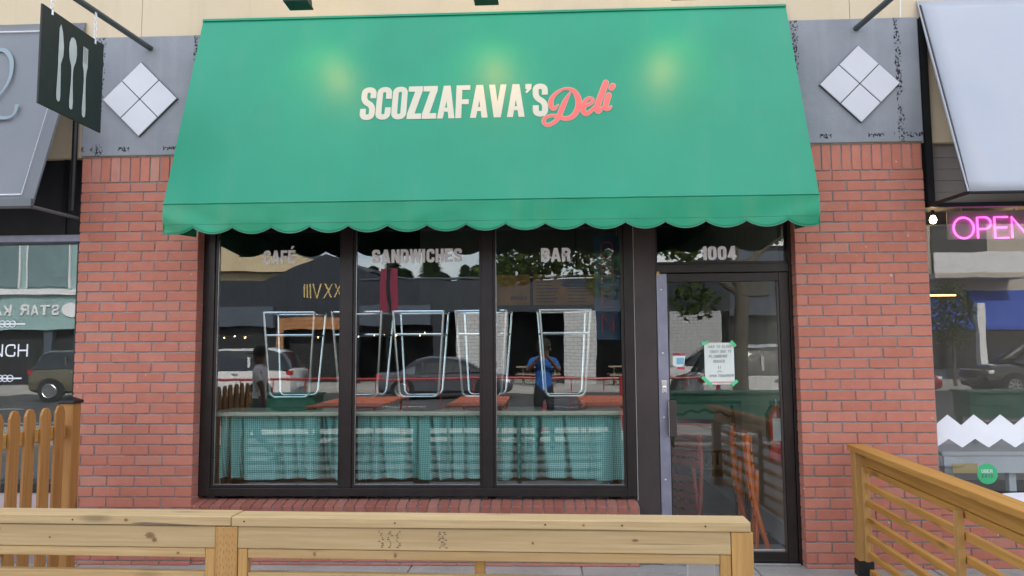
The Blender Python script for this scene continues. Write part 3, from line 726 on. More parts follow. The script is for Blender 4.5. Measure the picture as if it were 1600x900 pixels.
nm = tag(MB().add([(1.166 + .212 * i / 8, .1125 - .004 * math.sin(i * .8) * (j / 6), 1.592 - .300 * j / 6) for j in range(7) for i in range(9)], [(j * 9 + i, j * 9 + i + 1, j * 9 + i + 10, j * 9 + i + 9) for j in range(6) for i in range(8)]).build('paper_notice', 'paper', None, solid=.0006),
         'white handwritten paper notice taped to the glass door', 'notice')
yy = 1.5535
for s_, x0, w_, h_ in (('HAD TO CLOSE', 1.195, .165, .019), ('TODAY DUE TO', 1.20, .155, .019), ('PLUMBING', 1.197, .128, .021), ('ISSUES.', 1.226, .088, .019)):
    text(s_, (x0, .1075, yy), (1, 0, .02), (.16, 0, 1), (0, -1, 0), h_ * .6, h_, .0024, h_ * .32, 'ink', nm, d=.0004, width=w_, per_letter=False, name='handwriting', off0=.0002); yy -= .035
mb = MB()
for x in (1.262, 1.277): mb.box(x, x + .0024, .1066, .1072, 1.405, 1.425)
mb.tube([(1.252, .107, 1.378), (1.262, .107, 1.388), (1.276, .107, 1.389), (1.286, .107, 1.381)], .0013, 4); mb.build('sad_face', 'ink', nm)
text('OPEN TOMORROW', (1.196, .1075, 1.345), (1, 0, .02), (.16, 0, 1), (0, -1, 0), .0115, .017, .0023, .006, 'ink', nm, d=.0004, width=.172, per_letter=False, name='handwriting', off0=.0002)
MB().box(1.20, 1.36, .106, .107, 1.3065, 1.3105).build('red_line', 'red_ink', nm)
for cx, cz, a, l_ in ((1.168, 1.592, .25, .048), (1.372, 1.584, -.85, .05), (1.176, 1.318, -.72, .088), (1.374, 1.302, .72, .055)):
    q = MB().box(-l_ / 2, l_ / 2, -.0004, .0004, -.0115, .0115).xf(Matrix.Translation((cx, .1045, cz)) @ Matrix.Rotation(-a, 4, 'Y')); q.build('tape', 'tape_green', nm)
stk = tag(MB().add([(.937, .1135, 1.497), (1.028, .1135, 1.499), (1.020, .1135, 1.435), (1.0, .1135, 1.420), (.952, .1135, 1.422), (.936, .1135, 1.437)], [(0, 1, 2, 3, 4, 5)]).build('door_sticker', 'paper', None, solid=.0006), 'small pale blue sticker with red lettering on the door glass', 'sticker')
text('ZABALTE', (.938, .1128, 1.503), (1, 0, 0), (0, 0, 1), (0, -1, 0), .011, .018, .004, .0018, 'red_ink', stk, d=.0004, width=.088, per_letter=False, name='lettering')
MB().box(.965, 1.018, .1118, .1126, 1.438, 1.485).build('print', 'sky_blue_print', stk); MB().box(.972, 1.022, .112, .1128, 1.402, 1.4185).build('strip', 'red_ink', stk)

# ================================================================== deli interior
struct('interior_floor', MB().box(-3.4, 1.86, .21, 7.0, -.05, G0 + .004), 'floor_tile')
struct('entry_floor', MB().box(.70, 1.859, .215, 1.6, G0 + .0045, G0 + .008), 'checker_floor')
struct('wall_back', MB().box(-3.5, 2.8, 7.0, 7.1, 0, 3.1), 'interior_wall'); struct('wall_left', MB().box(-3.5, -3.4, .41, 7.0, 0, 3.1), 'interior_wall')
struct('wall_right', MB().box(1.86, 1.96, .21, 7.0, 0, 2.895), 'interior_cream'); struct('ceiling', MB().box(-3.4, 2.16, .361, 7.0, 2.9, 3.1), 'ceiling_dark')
for a, b in ((-2.44, -1.495), (-1.405, -.452), (-.365, .58)):
    k = {-2.44: 'below the CAFÉ lettering', -1.405: 'in the middle pane', -.365: 'in the pane beside the door'}[a]
    cur = []; U = []; n = 420; s_ = 0; prev = None; rows = 16
    tops = []
    for i in range(n + 1):
        x = a + (b - a) * i / n; ph = x * 26 + 2.2 * noise.noise(Vector((x * 2.6, 0, 5)))
        amp = .010 + .050 * max(0, noise.noise(Vector((x * 2.6, 1, 2))) + .22); tops.append((x, ph, amp))
    fr_ = random.Random(int(a * 100)); folds = [(fr_.uniform(a + .04, b - .04), fr_.uniform(.007, .02), fr_.uniform(.04, .13), fr_.uniform(-.03, .03)) for _ in range(9)]
    def cpos(i, j):
        x, ph, amp = tops[i]; t = j / rows; f = .35 + .65 * t
        return (x + .018 * math.sin(ph * .5) * t, .255 + sum(dp_ * (.25 + .75 * t) * math.exp(-((x - fx_ - sk * t) / (wd_ * (.5 + 1.1 * t))) ** 2) for fx_, wd_, dp_, sk in folds) + amp * math.sin(ph) * f + .004 * math.sin(ph * 3.7) * (1 - t) ** 3, 1.078 - (1.078 - .592 - .008 * math.sin(ph * .37)) * t)
    vs = [cpos(i, j) for j in range(rows + 1) for i in range(n + 1)]
    o = MB().add(vs, [(j * (n + 1) + i, j * (n + 1) + i + 1, (j + 1) * (n + 1) + i + 1, (j + 1) * (n + 1) + i) for j in range(rows) for i in range(n)]).build('cafe_curtain', 'gingham', None, smooth=True, fix=False)
    arc = [0]
    for i in range(n): arc.append(arc[-1] + (Vector(vs[i + 1 + 8 * (n + 1)]) - Vector(vs[i + 8 * (n + 1)])).length)
    ul = o.data.uv_layers.new(name='UVMap')
    for lp in o.data.loops: ul.data[lp.index].uv = (arc[lp.vertex_index % (n + 1)], vs[lp.vertex_index][2])
    tag(o, 'teal gingham cafe curtain ' + k, 'curtain', 'cafe curtains below the window counter')
ct = thing('window_counter', 'cream edged counter behind the window glass with stools on it', 'counter', (-.94, .4, G0))
MB().box(-2.52, .60, .20, .64, 1.066, 1.096).build('top', 'counter_cream', ct, bevel=.004)
for x in (-2.45, -1.47, -.43, .5): MB().box(x, x + .05, .33, .60, G0, 1.061).build('support', 'black_metal', ct)
MB().tube([(-2.5, .275, 1.068), (.58, .275, 1.068)], .006).build('curtain_rod', 'steel', ct)
def stool(x, label, rz, loc_y=.415, first=None):
    if first is not None:
        t = copy_tree(first); t['label'] = label; t.location = (x, loc_y, 1.098); t.rotation_euler = (0, 0, rz); return t
    t = thing('bar_stool', label, 'bar stool', (x, loc_y, 1.098), rz, 'upturned bar stools on the counter')
    MB().lathe([(.01, 0), (.165, 0), (.175, .012), (.175, .05), (.160, .062), (.01, .064)], (0, 0, 0), 24).build('seat', 'trouser_black', t, local=True, smooth=True)
    for sy in (-1, 1):                                   # two bent tube frames, each a leg pair joined under the seat
        P = [(-.192, sy * .185, .755), (-.150, sy * .135, .15)] + [(-.150 + .045 * (1 - math.cos(k * math.pi / 10)), sy * (.135 - .002 * k), .15 - .045 * math.sin(k * math.pi / 10)) for k in range(1, 6)]
        MB().tube(P + [(-x_, y_, z_) for x_, y_, z_ in P[::-1]], .0105, 10).build('leg_frame', 'chrome', t, local=True, smooth=True)
    for z, w_ in ((.748, .190), (.575, .179)):
        MB().tube([(-w_, -w_ * .955, z), (w_, -w_ * .955, z), (w_, w_ * .955, z), (-w_, w_ * .955, z)], .0095, 8, closed=True).build('foot_ring', 'chrome', t, local=True, smooth=True)
    return t
s1 = stool(-1.945, 'upturned chrome bar stool in the pane with the cafe lettering', .06)
stool(-1.404, 'upturned chrome bar stool behind the mullion beside the cafe pane', -.05, first=s1)
stool(-.948, 'upturned chrome bar stool in the middle of the centre pane', .03, first=s1)
stool(-.456, 'upturned chrome bar stool behind the mullion next to the bar lettering pane', -.08, first=s1)
stool(.157, 'upturned chrome bar stool in the pane with the bar lettering', .05, first=s1)
mbd = thing('menu_board', 'orange wooden menu board headed specials in the bar pane', 'menu board', (-.30, 1.8, 1.98), group='wooden menu boards inside')
MB().box(-.56, -.125, 1.80, 1.82, 1.975, 2.270).build('panel', 'menu_wood', mbd); text('SPECIALS', (-.31, 1.799, 2.025), (1, 0, 0), (0, 0, 1), (0, -1, 0), .02, .034, .0065, .005, 'ink', mbd, width=.155, per_letter=False, name='lettering')
mbe = thing('menu_board', 'long orange wooden menu board with rows of dark text', 'menu board', (.2, 1.8, 1.98), group='wooden menu boards inside')
MB().box(-.095, .53, 1.80, 1.82, 1.975, 2.270).build('panel', 'menu_wood', mbe)
ln = MB(); rr = random.Random(3)
for cx in (-.065, .24):
    for k in range(8): ln.box(cx, cx + rr.uniform(.15, .26), 1.797, 1.7995, 2.0 + k * .032, 2.006 + k * .032)
ln.build('menu_lines', 'ink', mbe)
struct('bulkhead', MB().box(-1.2, 1.0, 1.825, 1.95, 1.93, 2.9), 'interior_wall')
for x, y, lab in ((.31, 1.5, 'black dome pendant lamp inside beside the menu boards'), (-.9, 2.6, 'black dome pendant lamp inside above the centre stool')):
    t = thing('pendant_lamp', lab, 'lamp', (x, y, 2.1), group='pendant lamps inside the deli')
    MB().lathe([(.02, .14), (.03, .10), (.10, .075), (.135, .02), (.137, 0), (.13, .0), (.09, .06), (.02, .08)], (x, y, 2.13), 24).build('shade', 'black_metal', t, smooth=True)
    MB().tube([(x, y, 2.26), (x, y, 2.9)], .006).build('cord', 'black_metal', t)
ns = thing('neon_sign', 'unlit red tube neon open sign hung vertically behind the bar pane', 'sign', (.49, .32, 1.6))
MB().box(.395, .585, .335, .343, 1.62, 2.42).build('backing', 'acrylic_blue', ns, bevel=.003)
for k, cch in enumerate('OPEN'): text(cch, (.445, .318, 2.235 - k * .185), (1, 0, 0), (0, 0, 1), (0, -1, 0), .095, .135, .0085, 0, 'neon_off', ns, d=.006, name='tube_letter')
for x in (.41, .57): MB().tube([(x, .339, 2.42), (x, .339, 2.899)], .002, 5).build('hanging_wire', 'steel', ns)

# stored things behind the door glass
ex, ey = 1.775, .47
fe = thing('fire_extinguisher', 'red fire extinguisher hanging on the wall inside the door', 'extinguisher', (ex, ey, .72))
MB().lathe([(.01, .70), (.058, .702), (.064, .72), (.064, 1.04), (.052, 1.08), (.022, 1.105), (.02, 1.12), (.005, 1.12)], (ex, ey, 0), 20).build('cylinder', 'extinguisher_red', fe, smooth=True)
MB().box(ex - .05, ex + .01, ey - .069, ey - .0645, .85, 1.02).build('instruction_label', 'paper', fe); MB().box(ex - .055, ex + .035, ey - .01, ey + .01, 1.125, 1.145).tube([(ex, ey, 1.115), (ex, ey, 1.16)], .012).build('valve_lever', 'steel', fe)
MB().tube([(ex - .03, ey, 1.12), (ex - .08, ey - .02, 1.05), (ex - .078, ey - .03, .88), (ex - .07, ey - .035, .80)], .011).build('hose', 'rubber', fe, smooth=True)
MB().box(ex + .0645, 1.859, ey - .02, ey + .02, .80, 1.04).build('wall_bracket', 'steel', fe)
dbo = tag(MB().box(1.848, 1.8595, .52, .60, .42, .54).build('wall_outlet', 'white_paint', None, bevel=.002), 'white outlet plate low on the wall inside the door', 'outlet')
struct('skirting', MB().box(1.835, 1.8595, .215, 3.5, G0 + .009, .20), 'white_paint')
def folding_chair(x, y, rz, lean, label, mat):
    t = thing('folding_chair', label, 'folding chair', (x, y, G0 + .008), rz, 'folded chairs stored inside the door')
    mats = [MB(), MB(), MB(), MB()]
    def C(z, s): return (s, lean * z + .05 * math.sin(z * 3.1), z)
    for i, s in enumerate((-.19, .19)):
        MB().tube([C(z / 12 * .86, s) for z in range(13)], .016, 8).build('leg', mat, t, local=True, smooth=True)
        MB().tube([(s * .85, lean * z + .09 - .16 * z, z) for z in (0, .2, .4, .6)], .014, 8).build('leg', mat, t, local=True, smooth=True)
    for k in range(4): z = .60 + k * .068; MB().box(-.19, .19, C(z, 0)[1] - .03, C(z, 0)[1] - .018, z, z + .05).build('back_slat', mat, t, local=True, bevel=.003)
    for k in range(5): z = .20 + k * .065; MB().box(-.165, .165, C(z, 0)[1] + .02, C(z, 0)[1] + .034, z, z + .05).build('seat_slat', mat, t, local=True, bevel=.003)
    return t
folding_chair(1.70, 1.0, 1.30, .12, 'orange folding chair leaning by the fire extinguisher', 'orange_dark')
folding_chair(1.69, .52, 1.38, .13, 'orange folding chair leaning against the cream wall by the door', 'orange_dark')
folding_chair(1.03, .62, -1.0, .06, 'dark red slatted folding chair standing behind the door lock', 'red_wood')
be = thing('metal_bench', 'black scrolled metal bench stored inside the doorway', 'bench', (1.45, 1.3, G0 + .008))
for x in (1.17, 1.72):
    MB().tube([(x, 1.15, G0 + .012), (x, 1.2, .45), (x, 1.5, .48), (x, 1.55, .98), (x, 1.60, 1.02)], .016, 8).build('side_frame', 'black_metal', be, smooth=True)
    MB().tube([(x, 1.52, G0 + .012), (x, 1.5, .48)], .014, 8).build('leg', 'black_metal', be)
MB().tube([(1.17 + .55 * i / 16, 1.57, .93 + .05 * math.sin(math.pi * i / 16) + .012 * math.sin(i * 1.6)) for i in range(17)], .013, 8).build('top_rail', 'black_metal', be, smooth=True)
MB().tube([(1.17, 1.52, .62), (1.72, 1.52, .62)], .011, 8).build('back_rail', 'black_metal', be)
for i in range(11): x = 1.20 + i * .05; MB().box(x, x + .02, 1.515, 1.525, .50, .62).build('back_slat', 'black_metal', be)
for k in range(6): y = 1.2 + k * .055; MB().box(1.17, 1.72, y, y + .035, .45, .462).build('seat_slat', 'black_metal', be)
sb = thing('sign_board', 'grey board in a dark easel frame behind the bench', 'board', (1.5, 1.8, G0))
MB().box(1.22, 1.86, 1.80, 1.815, .55, 1.02).build('board', 'mushroom', sb); MB().box(1.20, 1.22, 1.79, 1.82, G0 + .008, 1.05).box(1.86, 1.88, 1.79, 1.82, G0 + .008, 1.05).box(1.22, 1.86, 1.79, 1.82, 1.02, 1.05).build('frame', 'black_metal', sb)

# ================================================================== front timber fence
ff = thing('timber_fence', 'long pale pine slat fence with a flat cap rail across the shopfront', 'fence', (-.9, -2.3, G0))
FA, FB = Vector((-3.35, -2.228, 0)), Vector((.792, -2.360, 0)); fu = (FB - FA).normalized(); fn = Vector((-fu.y, fu.x, 0))   # fn points to the shop
def fp(x, back, z): p = FA + fu * ((x - FA.x) / fu.x) + fn * back; return Vector((p.x, p.y, z))
def fboard(name, mat, x0, x1, back, w, z0, z1, **kw): return board(name, mat, ff, fp(x0, back + w / 2, (z0 + z1) / 2), fp(x1, back + w / 2, (z0 + z1) / 2), w, z1 - z0, **kw)
def fpost(name, mat, x0, x1, b0, b1, z0, z1, bevel=.004):
    a = fp((x0 + x1) / 2, (b0 + b1) / 2, z0); o = MB().box(-(x1 - x0) / 2, (x1 - x0) / 2, -(b1 - b0) / 2, (b1 - b0) / 2, 0, z1 - z0).build(name, mat, ff, local=True, bevel=bevel)
    o.location = a - wloc(ff); o.rotation_euler = (0, 0, math.atan2(fu.y, fu.x)); return o
fboard('cap_rail', 'pine', -3.30, -1.277, 0, .118, .854, .893); fboard('cap_rail', 'pine', -1.274, .792, -.001, .116, .852, .890)
for (a, b) in ((-3.30, -1.342), (-1.2485, .717)):
    fboard('fascia_board', 'pine', a, b, .006, .038, .764, .851)
    fboard('top_slat', 'pine_edge', a if a < -2 else a + .041, b - .043, .010, .036, .725, .7625)
    for k in range(7): z = .668 - k * .092; fboard('slat', 'pine_edge', a if a < -2 else a + .041, b - .043, .012, .036, z - .038, z)
    fpost('batten', 'post_wood', b - .042, b - .001, .008, .046, .07, .7625, .003)
    if a > -2: fpost('batten', 'post_wood', a + .001, a + .040, .008, .046, .07, .7625, .003)
fpost('batten', 'post_wood', -.287, -.246, .050, .088, .07, .7625, .003)
for x0, x1 in ((-1.341, -1.250), (.7185, .801)):
    p = fpost('post', 'post_wood', x0, x1, .002, .090, G0, .8505)
    if x0 < 0:                                     # rows of incising cuts in the treated post
        im = MB()
        for r_ in range(26):
            for k in range(7): xx = -.038 + k * .0125 + (.003 if r_ % 2 else 0); zz = .815 - r_ * .030 + (.008 if k % 2 else 0); im.box(xx, xx + .0020, -.0448, -.0437, zz - .011, zz)
        o = im.build('incising_mark', 'orange_dark', p, local=True); o.data.materials[0] = M['cedar']
# knots and a bark scar in the sawn boards
for x, z, w_, h_, b_ in ((-2.28, .834, .012, .007, .0052), (-1.62, .812, .020, .013, .0052), (-1.60, .795, .011, .010, .0052), (-2.05, .800, .006, .005, .0052), (-1.50, .742, .008, .006, .0095), (-.93, .745, .007, .010, .0095), (-.60, .744, .007, .011, .0095), (-.05, .800, .006, .006, .0052), (.35, .815, .014, .006, .0052), (-1.72, .874, .010, .007, -.0006), (.15, .872, .006, .005, -.0012)):
    c = fp(x, b_, z); k = MB()
    for q_, e_ in ((1.0, 0), (.55, .0003)): k.add([tuple(c + fu * (w_ * q_ * math.cos(i * math.pi / 7) * (1 + .2 * math.sin(i * 3))) - fn * (.0002 + e_) + Vector((0, 0, h_ * q_ * math.sin(i * math.pi / 7)))) for i in range(14)], [tuple(range(14))])
    k.mi = [0, 1]; k.build('knot', ['cedar', 'stamp_ink'], ff, solid=.0003)
a_, b2 = fp(-1.70, -.0012, .858), fp(-1.36, -.0012, .8545); MB().add([a_ + Vector((0, 0, .004)), a_ + fu * .06 + Vector((0, 0, .008)), b2, a_ + fu * .05 - Vector((0, 0, .003))], [(0, 1, 2, 3)]).build('bark_scar', 'stamp_ink', ff, solid=.0006)
# grade stamps on the fascia
st = MB(); rr = random.Random(5)
for cx in (-.66, -.625, -.59, -.42, -.405):
    for k in range(9):
        a = fp(cx + rr.uniform(-.008, .008), .0052, .0); z = .775 + k * .0075; st.box(a.x, a.x + rr.uniform(.003, .011), a.y - .0004, a.y + .0004, z, z + .004)
st.build('grade_stamp', 'stamp_ink', ff)['kind'] = 'stuff'
for x in (-1.95, -1.22, -.6, .0, .3, .62):
    a = fp(x, -.0012, .873); MB().lathe([(.0035, 0), (.0035, -.0015)], tuple(a), 8, 'y').build('screw_head', 'far_dark', ff)

wb = tag(MB().box(.585, .695, -2.16, -2.13, G0, .70).build('white_board', 'white_paint', None, bevel=.003), 'narrow white board standing behind the end post of the pine fence', 'board')

# ================================================================== side railing running out from the wall
rf = thing('timber_railing', 'orange stained timber railing with sloping view of thin slats by the white awning shop', 'railing', (2.12, -1.2, G0))
RA, RB = Vector((2.165, -.10, 0)), Vector((1.96, -3.1, 0)); ru = (RB - RA).normalized(); rn = Vector((ru.y, -ru.x, 0))
def rp(s, side, z): p = RA + ru * s + rn * side; return Vector((p.x, p.y, z))
def rboard(name, s0, s1, side, w, z0, z1): return board(name, 'cedar_rail', rf, rp(s0, side, (z0 + z1) / 2), rp(s1, side, (z0 + z1) / 2), w, z1 - z0)
rboard('cap_rail', -.015, 3.0, .035, .115, .855, .893); rboard('fascia_board', .10, 3.0, -.002, .036, .762, .853); rboard('top_slat', .13, 3.0, .006, .036, .722, .7605)
for k in range(6): z = .655 - k * .112; rboard('slat', .13, 3.0, .010, .034, z - .038, z)
def rpost(name, mat, s, d, side, w, z0, z1):
    o = MB().box(-d / 2, d / 2, -w / 2, w / 2, 0, z1 - z0).build(name, mat, rf, local=True, bevel=.004); o.location = rp(s, side, z0) - wloc(rf); o.rotation_euler = (0, 0, math.atan2(ru.y, ru.x)); return o
rpost('post', 'post_wood', .045, .089, .03, .089, .135, .8535); rpost('post_base', 'black_metal', .045, .098, .03, .098, G0, .1345)
rpost('batten', 'post_wood', .113, .032, .03, .03, .14, .7605); rpost('batten', 'post_wood', 1.44, .04, .048, .034, .10, .7605); rpost('post', 'post_wood', 2.8, .089, .05, .089, G0, .72)

# ================================================================== picket fence on the other side
pf = thing('picket_fence', 'orange brown picket fence with pointed boards beside the brick pillar', 'fence', (-3.25, -1.2, G0))
for k in range(15):
    y = -.445 - k * .1425; h = 1.20 + random.uniform(-.006, .006); w = .046; th = .009
    mb = MB().prism([(-w, -h + .10), (w, -h + .10), (w, -.045), (w * .55, -.006), (w * .2, 0), (-w * .2, 0), (-w * .55, -.006), (-w, -.045)], 'x', -th, th)
    o = mb.build('picket', 'picket_wood', pf, local=True, bevel=.003); o.location = Vector((-3.245 + random.uniform(-.002, .002), y, h)) - wloc(pf); o.rotation_euler = (random.uniform(-.012, .012), 0, random.uniform(-.03, .03))
for z in (1.02, .38): board('rail', 'cedar_rail', pf, (-3.274, -.36, z), (-3.274, -2.6, z), .036, .088)
MB().box(-.045, .045, -.045, .045, 0, 1.175).build('post', 'picket_wood', pf, local=True, bevel=.004).location = Vector((-3.262, -.305, G0)) - wloc(pf)
MB().add([(-.056, -.056, 0), (.056, -.056, 0), (.056, .056, 0), (-.056, .056, 0), (-.056, -.056, .02), (.056, -.056, .02), (.056, .056, .02), (-.056, .056, .02), (0, 0, .05)],
         [(0, 3, 2, 1), (0, 1, 5, 4), (1, 2, 6, 5), (2, 3, 7, 6), (3, 0, 4, 7), (4, 5, 8), (5, 6, 8), (6, 7, 8), (7, 4, 8)]).build('post_cap', 'black_metal', pf, local=True, bevel=.003).location = Vector((-3.262, -.305, 1.2055)) - wloc(pf)

# ================================================================== hanging cutlery sign
hs = thing('hanging_sign', 'square black hanging sign with knife spoon and fork cut in pale metal', 'sign', (-2.92, -.95, 3.0))
MB().box(-2.926, -2.914, -1.25, -.645, 3.003, 3.601).build('sign_plate', 'sign_black', hs, bevel=.002)
MB().tube([(-2.945, -.005, 3.842), (-2.925, -1.42, 3.760)], .021, 14).build('pole', 'pole_grey', hs, smooth=True)
for y in (-1.16, -.735):
    zt = 3.842 - (3.842 - 3.760) * (-y / 1.42)
    mb = MB(); z = 3.590; k = 0
    while z < zt - .02:
        c = (-2.92, y, z + .014); mb.tube([(c[0] + (.007 * math.cos(t) if k % 2 else 0), c[1] + (0 if k % 2 else .007 * math.cos(t)), c[2] + .015 * math.sin(t)) for t in [i * math.pi / 5 for i in range(10)]], .0028, 5, closed=True); z += .022; k += 1
    mb.build('chain', 'white_paint', hs); MB().tube([(-2.92, y, 3.57), (-2.92, y, 3.60)], .011, 8).build('shackle', 'steel', hs)
def cutout(poly, name):   # (along sign towards the street, up) in metres from the plate centre
    MB().add([(-2.9125, -.9475 - u, 3.302 + v) for u, v in poly] + [(-2.9105, -.9475 - u, 3.302 + v) for u, v in poly],
             [tuple(range(len(poly))), tuple(range(len(poly), 2 * len(poly)))[::-1]] + [(i, (i + 1) % len(poly), len(poly) + (i + 1) % len(poly), len(poly) + i) for i in range(len(poly))]).build(name, 'mushroom_pale', hs)
plain('mushroom_pale', (.46, .47, .47), .5, var=.15, scale=9)
def mirror(h): return h + [(-u, v) for u, v in h[::-1]]
def shift(p, du, dv=0): return [(u + du, v + dv) for u, v in p]
cutout(shift([(.0, .245), (.012, .22), (.014, .02), (.012, .0), (.018, -.19), (.014, -.225), (.0, -.235), (-.014, -.225), (-.018, -.19), (-.010, .0), (-.030, .06), (-.032, .12), (-.018, .20)], .135, .0), 'knife')
cutout(shift(mirror([(.0, .215), (.020, .205), (.034, .17), (.038, .12), (.030, .07), (.012, .03), (.007, .0), (.008, -.08), (.017, -.19), (.014, -.235), (.0, -.245)]), .015, 0), 'spoon')
cutout(shift([(.026, .21), (.019, .21), (.018, .105), (.0135, .105), (.0125, .21), (.0065, .21), (.0055, .105), (.001, .105), (0, .21), (-.007, .21), (-.008, .105), (-.0125, .105), (-.014, .21), (-.021, .21), (-.022, .09), (-.012, .05), (-.008, .0), (-.010, -.08), (-.018, -.19), (-.014, -.235), (0, -.245), (.014, -.235), (.018, -.19), (.012, -.08), (.010, 0), (.014, .05), (.026, .09)], -.112, -.01), 'fork')
sp = thing('sign_bracket', 'bare grey sign pole jutting out above the tile diamond by the white awning', 'bracket', (2.29, -.4, 3.85))
MB().tube([(2.294, -.005, 3.862), (2.300, -1.42, 3.775)], .021, 14).build('pole', 'pole_grey', sp, smooth=True)
MB().tube([(2.61, -.03, 3.935), (2.62, -.05, 4.4)], .003, 5).build('cable', 'white_paint', sp)

# ================================================================== neighbour with the grey awning
def side_awning(label, x0, x1, mat, trim, edge_line=False, group='neighbouring shop awnings'):
    t = thing('shop_awning', label, 'awning', ((x0 + x1) / 2, 0, 2.54), group=group)
    nx, nv = 30, 20; vs = []
    for j in range(nv + 1):
        for i in range(nx + 1):
            u, v = i / nx, j / nv; k = .008 * math.sin(math.pi * v) + .003 * noise.noise(Vector((u * 6, v * 3, 7)))
            vs.append((x0 + (x1 - x0) * u, -.5 * v + k, 4.062 + (2.552 - 4.062) * v - k * .3))
    fs = [(j * (nx + 1) + i, j * (nx + 1) + i + 1, (j + 1) * (nx + 1) + i + 1, (j + 1) * (nx + 1) + i) for j in range(nv) for i in range(nx)]
    MB().add(vs, fs).build('canopy', mat, t, smooth=True, fix=False, solid=.004)
    f = MB(); f.tube([(x0 + .012, -.49, 2.548), (x1 - .012, -.49, 2.548)], .013)
    for x in (x0 + .014, x1 - .014): f.tube([(x, -.012, 4.02), (x, -.487, 2.56)], .012); f.tube([(x, -.49, 2.548), (x, 0.02, 2.556)], .013)
    f.build('frame', trim, t, smooth=True)
    return t
ga = side_awning('grey canvas awning with chalk blue script and a thin white border', -7.2, -3.462, 'grey_canvas', 'grey_canvas_trim')
def ga_pt(x, z, e=.012): return Vector((x, -.5 * (4.062 - z) / 1.51, z)) + sl_n * e
MB().tube([ga_pt(-7.1, 2.63), ga_pt(-3.553, 2.63), ga_pt(-3.553, 3.985), ga_pt(-7.1, 3.985)], .005, 4).build('white_border', 'bright_white', ga)
MB().box(-7.2, -3.462, -.515, -.49, 2.548, 2.60).build('front_hem', 'grey_canvas_trim', ga)
MB().add([ga_pt(-3.50, 4.05, .006), ga_pt(-3.462, 4.05, .006), ga_pt(-3.462, 2.555, .006), ga_pt(-3.55, 2.555, .006)], [(0, 1, 2, 3)]).build('edge_trim', 'grey_canvas_trim', ga, solid=.002)
cs = catmull([(-4.30, 3.70), (-4.18, 3.80), (-4.07, 3.826), (-4.0, 3.80), (-3.938, 3.71), (-3.912, 3.56), (-3.955, 3.42), (-4.06, 3.31), (-4.08, 3.26), (-3.98, 3.245), (-3.895, 3.237), (-3.825, 3.237), (-3.788, 3.275), (-3.792, 3.345)], 6)
mb = MB(); solid(('s', [Vector(p) for p in cs], False), [.014 + .020 * abs(math.sin(i * .09)) for i in range(len(cs))], .001, .0, lambda a, b, o: ga_pt(a, b, .012 + o), mb); mb.build('script_letter', 'chalk_blue', ga)
lsw = thing('cafe_window', 'dark framed cafe window with white lettering under the grey awning', 'window', (-5.2, .1, .55), group='neighbouring shop windows')
MB().box(-8, -3.452, .06, .36, 2.44, 3.03).build('sign_band', 'far_dark', lsw)
for x in (-3.62, -4.9, -6.2): MB().box(x, x + .03, .045, .059, 2.44, 3.03).build('band_batten', 'black_metal', lsw)
MB().box(-8, -3.452, .04, .2, 2.385, 2.438).build('head', 'aluminium', lsw, bevel=.003); MB().box(-3.50, -3.452, .06, .2, .60, 2.384).build('jamb', 'black_metal', lsw, bevel=.003)
MB().box(-8, -3.452, .02, .2, .535, .60).build('sill', 'black_metal', lsw, bevel=.003)
lp = MB().box(-8, -3.502, .127, .133, .60, 2.384).build('pane', 'shop_glass', lsw)
text('BRUNCH', (-4.46, .1265, 1.523), (1, 0, .004), (0, 0, 1), (0, -1, 0), .082, .094, .0115, .018, 'bright_white', lp, d=.0006, width=.565, off0=.0002)
for z in (1.772, 1.362):
    MB().box(-4.62, -3.925 if z > 1.5 else -3.935, .1255, .1266, z - .005, z + .005).build('flourish', 'bright_white', lp)
    for dx in (-.10, -.14, -.18): MB().tube([(-3.925 + dx + .024 * math.cos(t), .1262, z + .024 * math.sin(t)) for t in [i * math.pi / 8 for i in range(16)]], .0035, 5, closed=True).build('flourish', 'bright_white', lp)
MB().tube([(-3.49, -.035, 2.6), (-3.49, -.035, 3.55)], .02, 10).build('rain_pipe', 'black_metal', lsw, smooth=True)
lb = thing('plaster_wall', 'pale pink plaster low wall seen through the picket fence', 'low wall', (-5.5, .1, G0))
MB().box(-8, -3.455, .03, .2, .16, .534).build('plaster', 'pink_plaster', lb); MB().box(-8, -3.455, .025, .2, G0, .155).build('plinth', 'mortar', lb)
for z in (.36, .30): MB().box(-8, -3.456, .018, .0295, z, z + .03).build('dark_strip', 'far_dark', lb)
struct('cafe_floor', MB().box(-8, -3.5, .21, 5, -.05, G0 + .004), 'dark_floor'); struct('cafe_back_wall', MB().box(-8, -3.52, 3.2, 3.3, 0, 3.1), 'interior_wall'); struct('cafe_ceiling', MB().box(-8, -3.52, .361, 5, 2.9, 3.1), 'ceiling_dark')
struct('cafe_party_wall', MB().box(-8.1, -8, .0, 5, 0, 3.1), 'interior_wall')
struct('cafe_party_wall', MB().box(-3.6, -3.51, .41, 3.2, 0, 2.895), 'interior_wall')

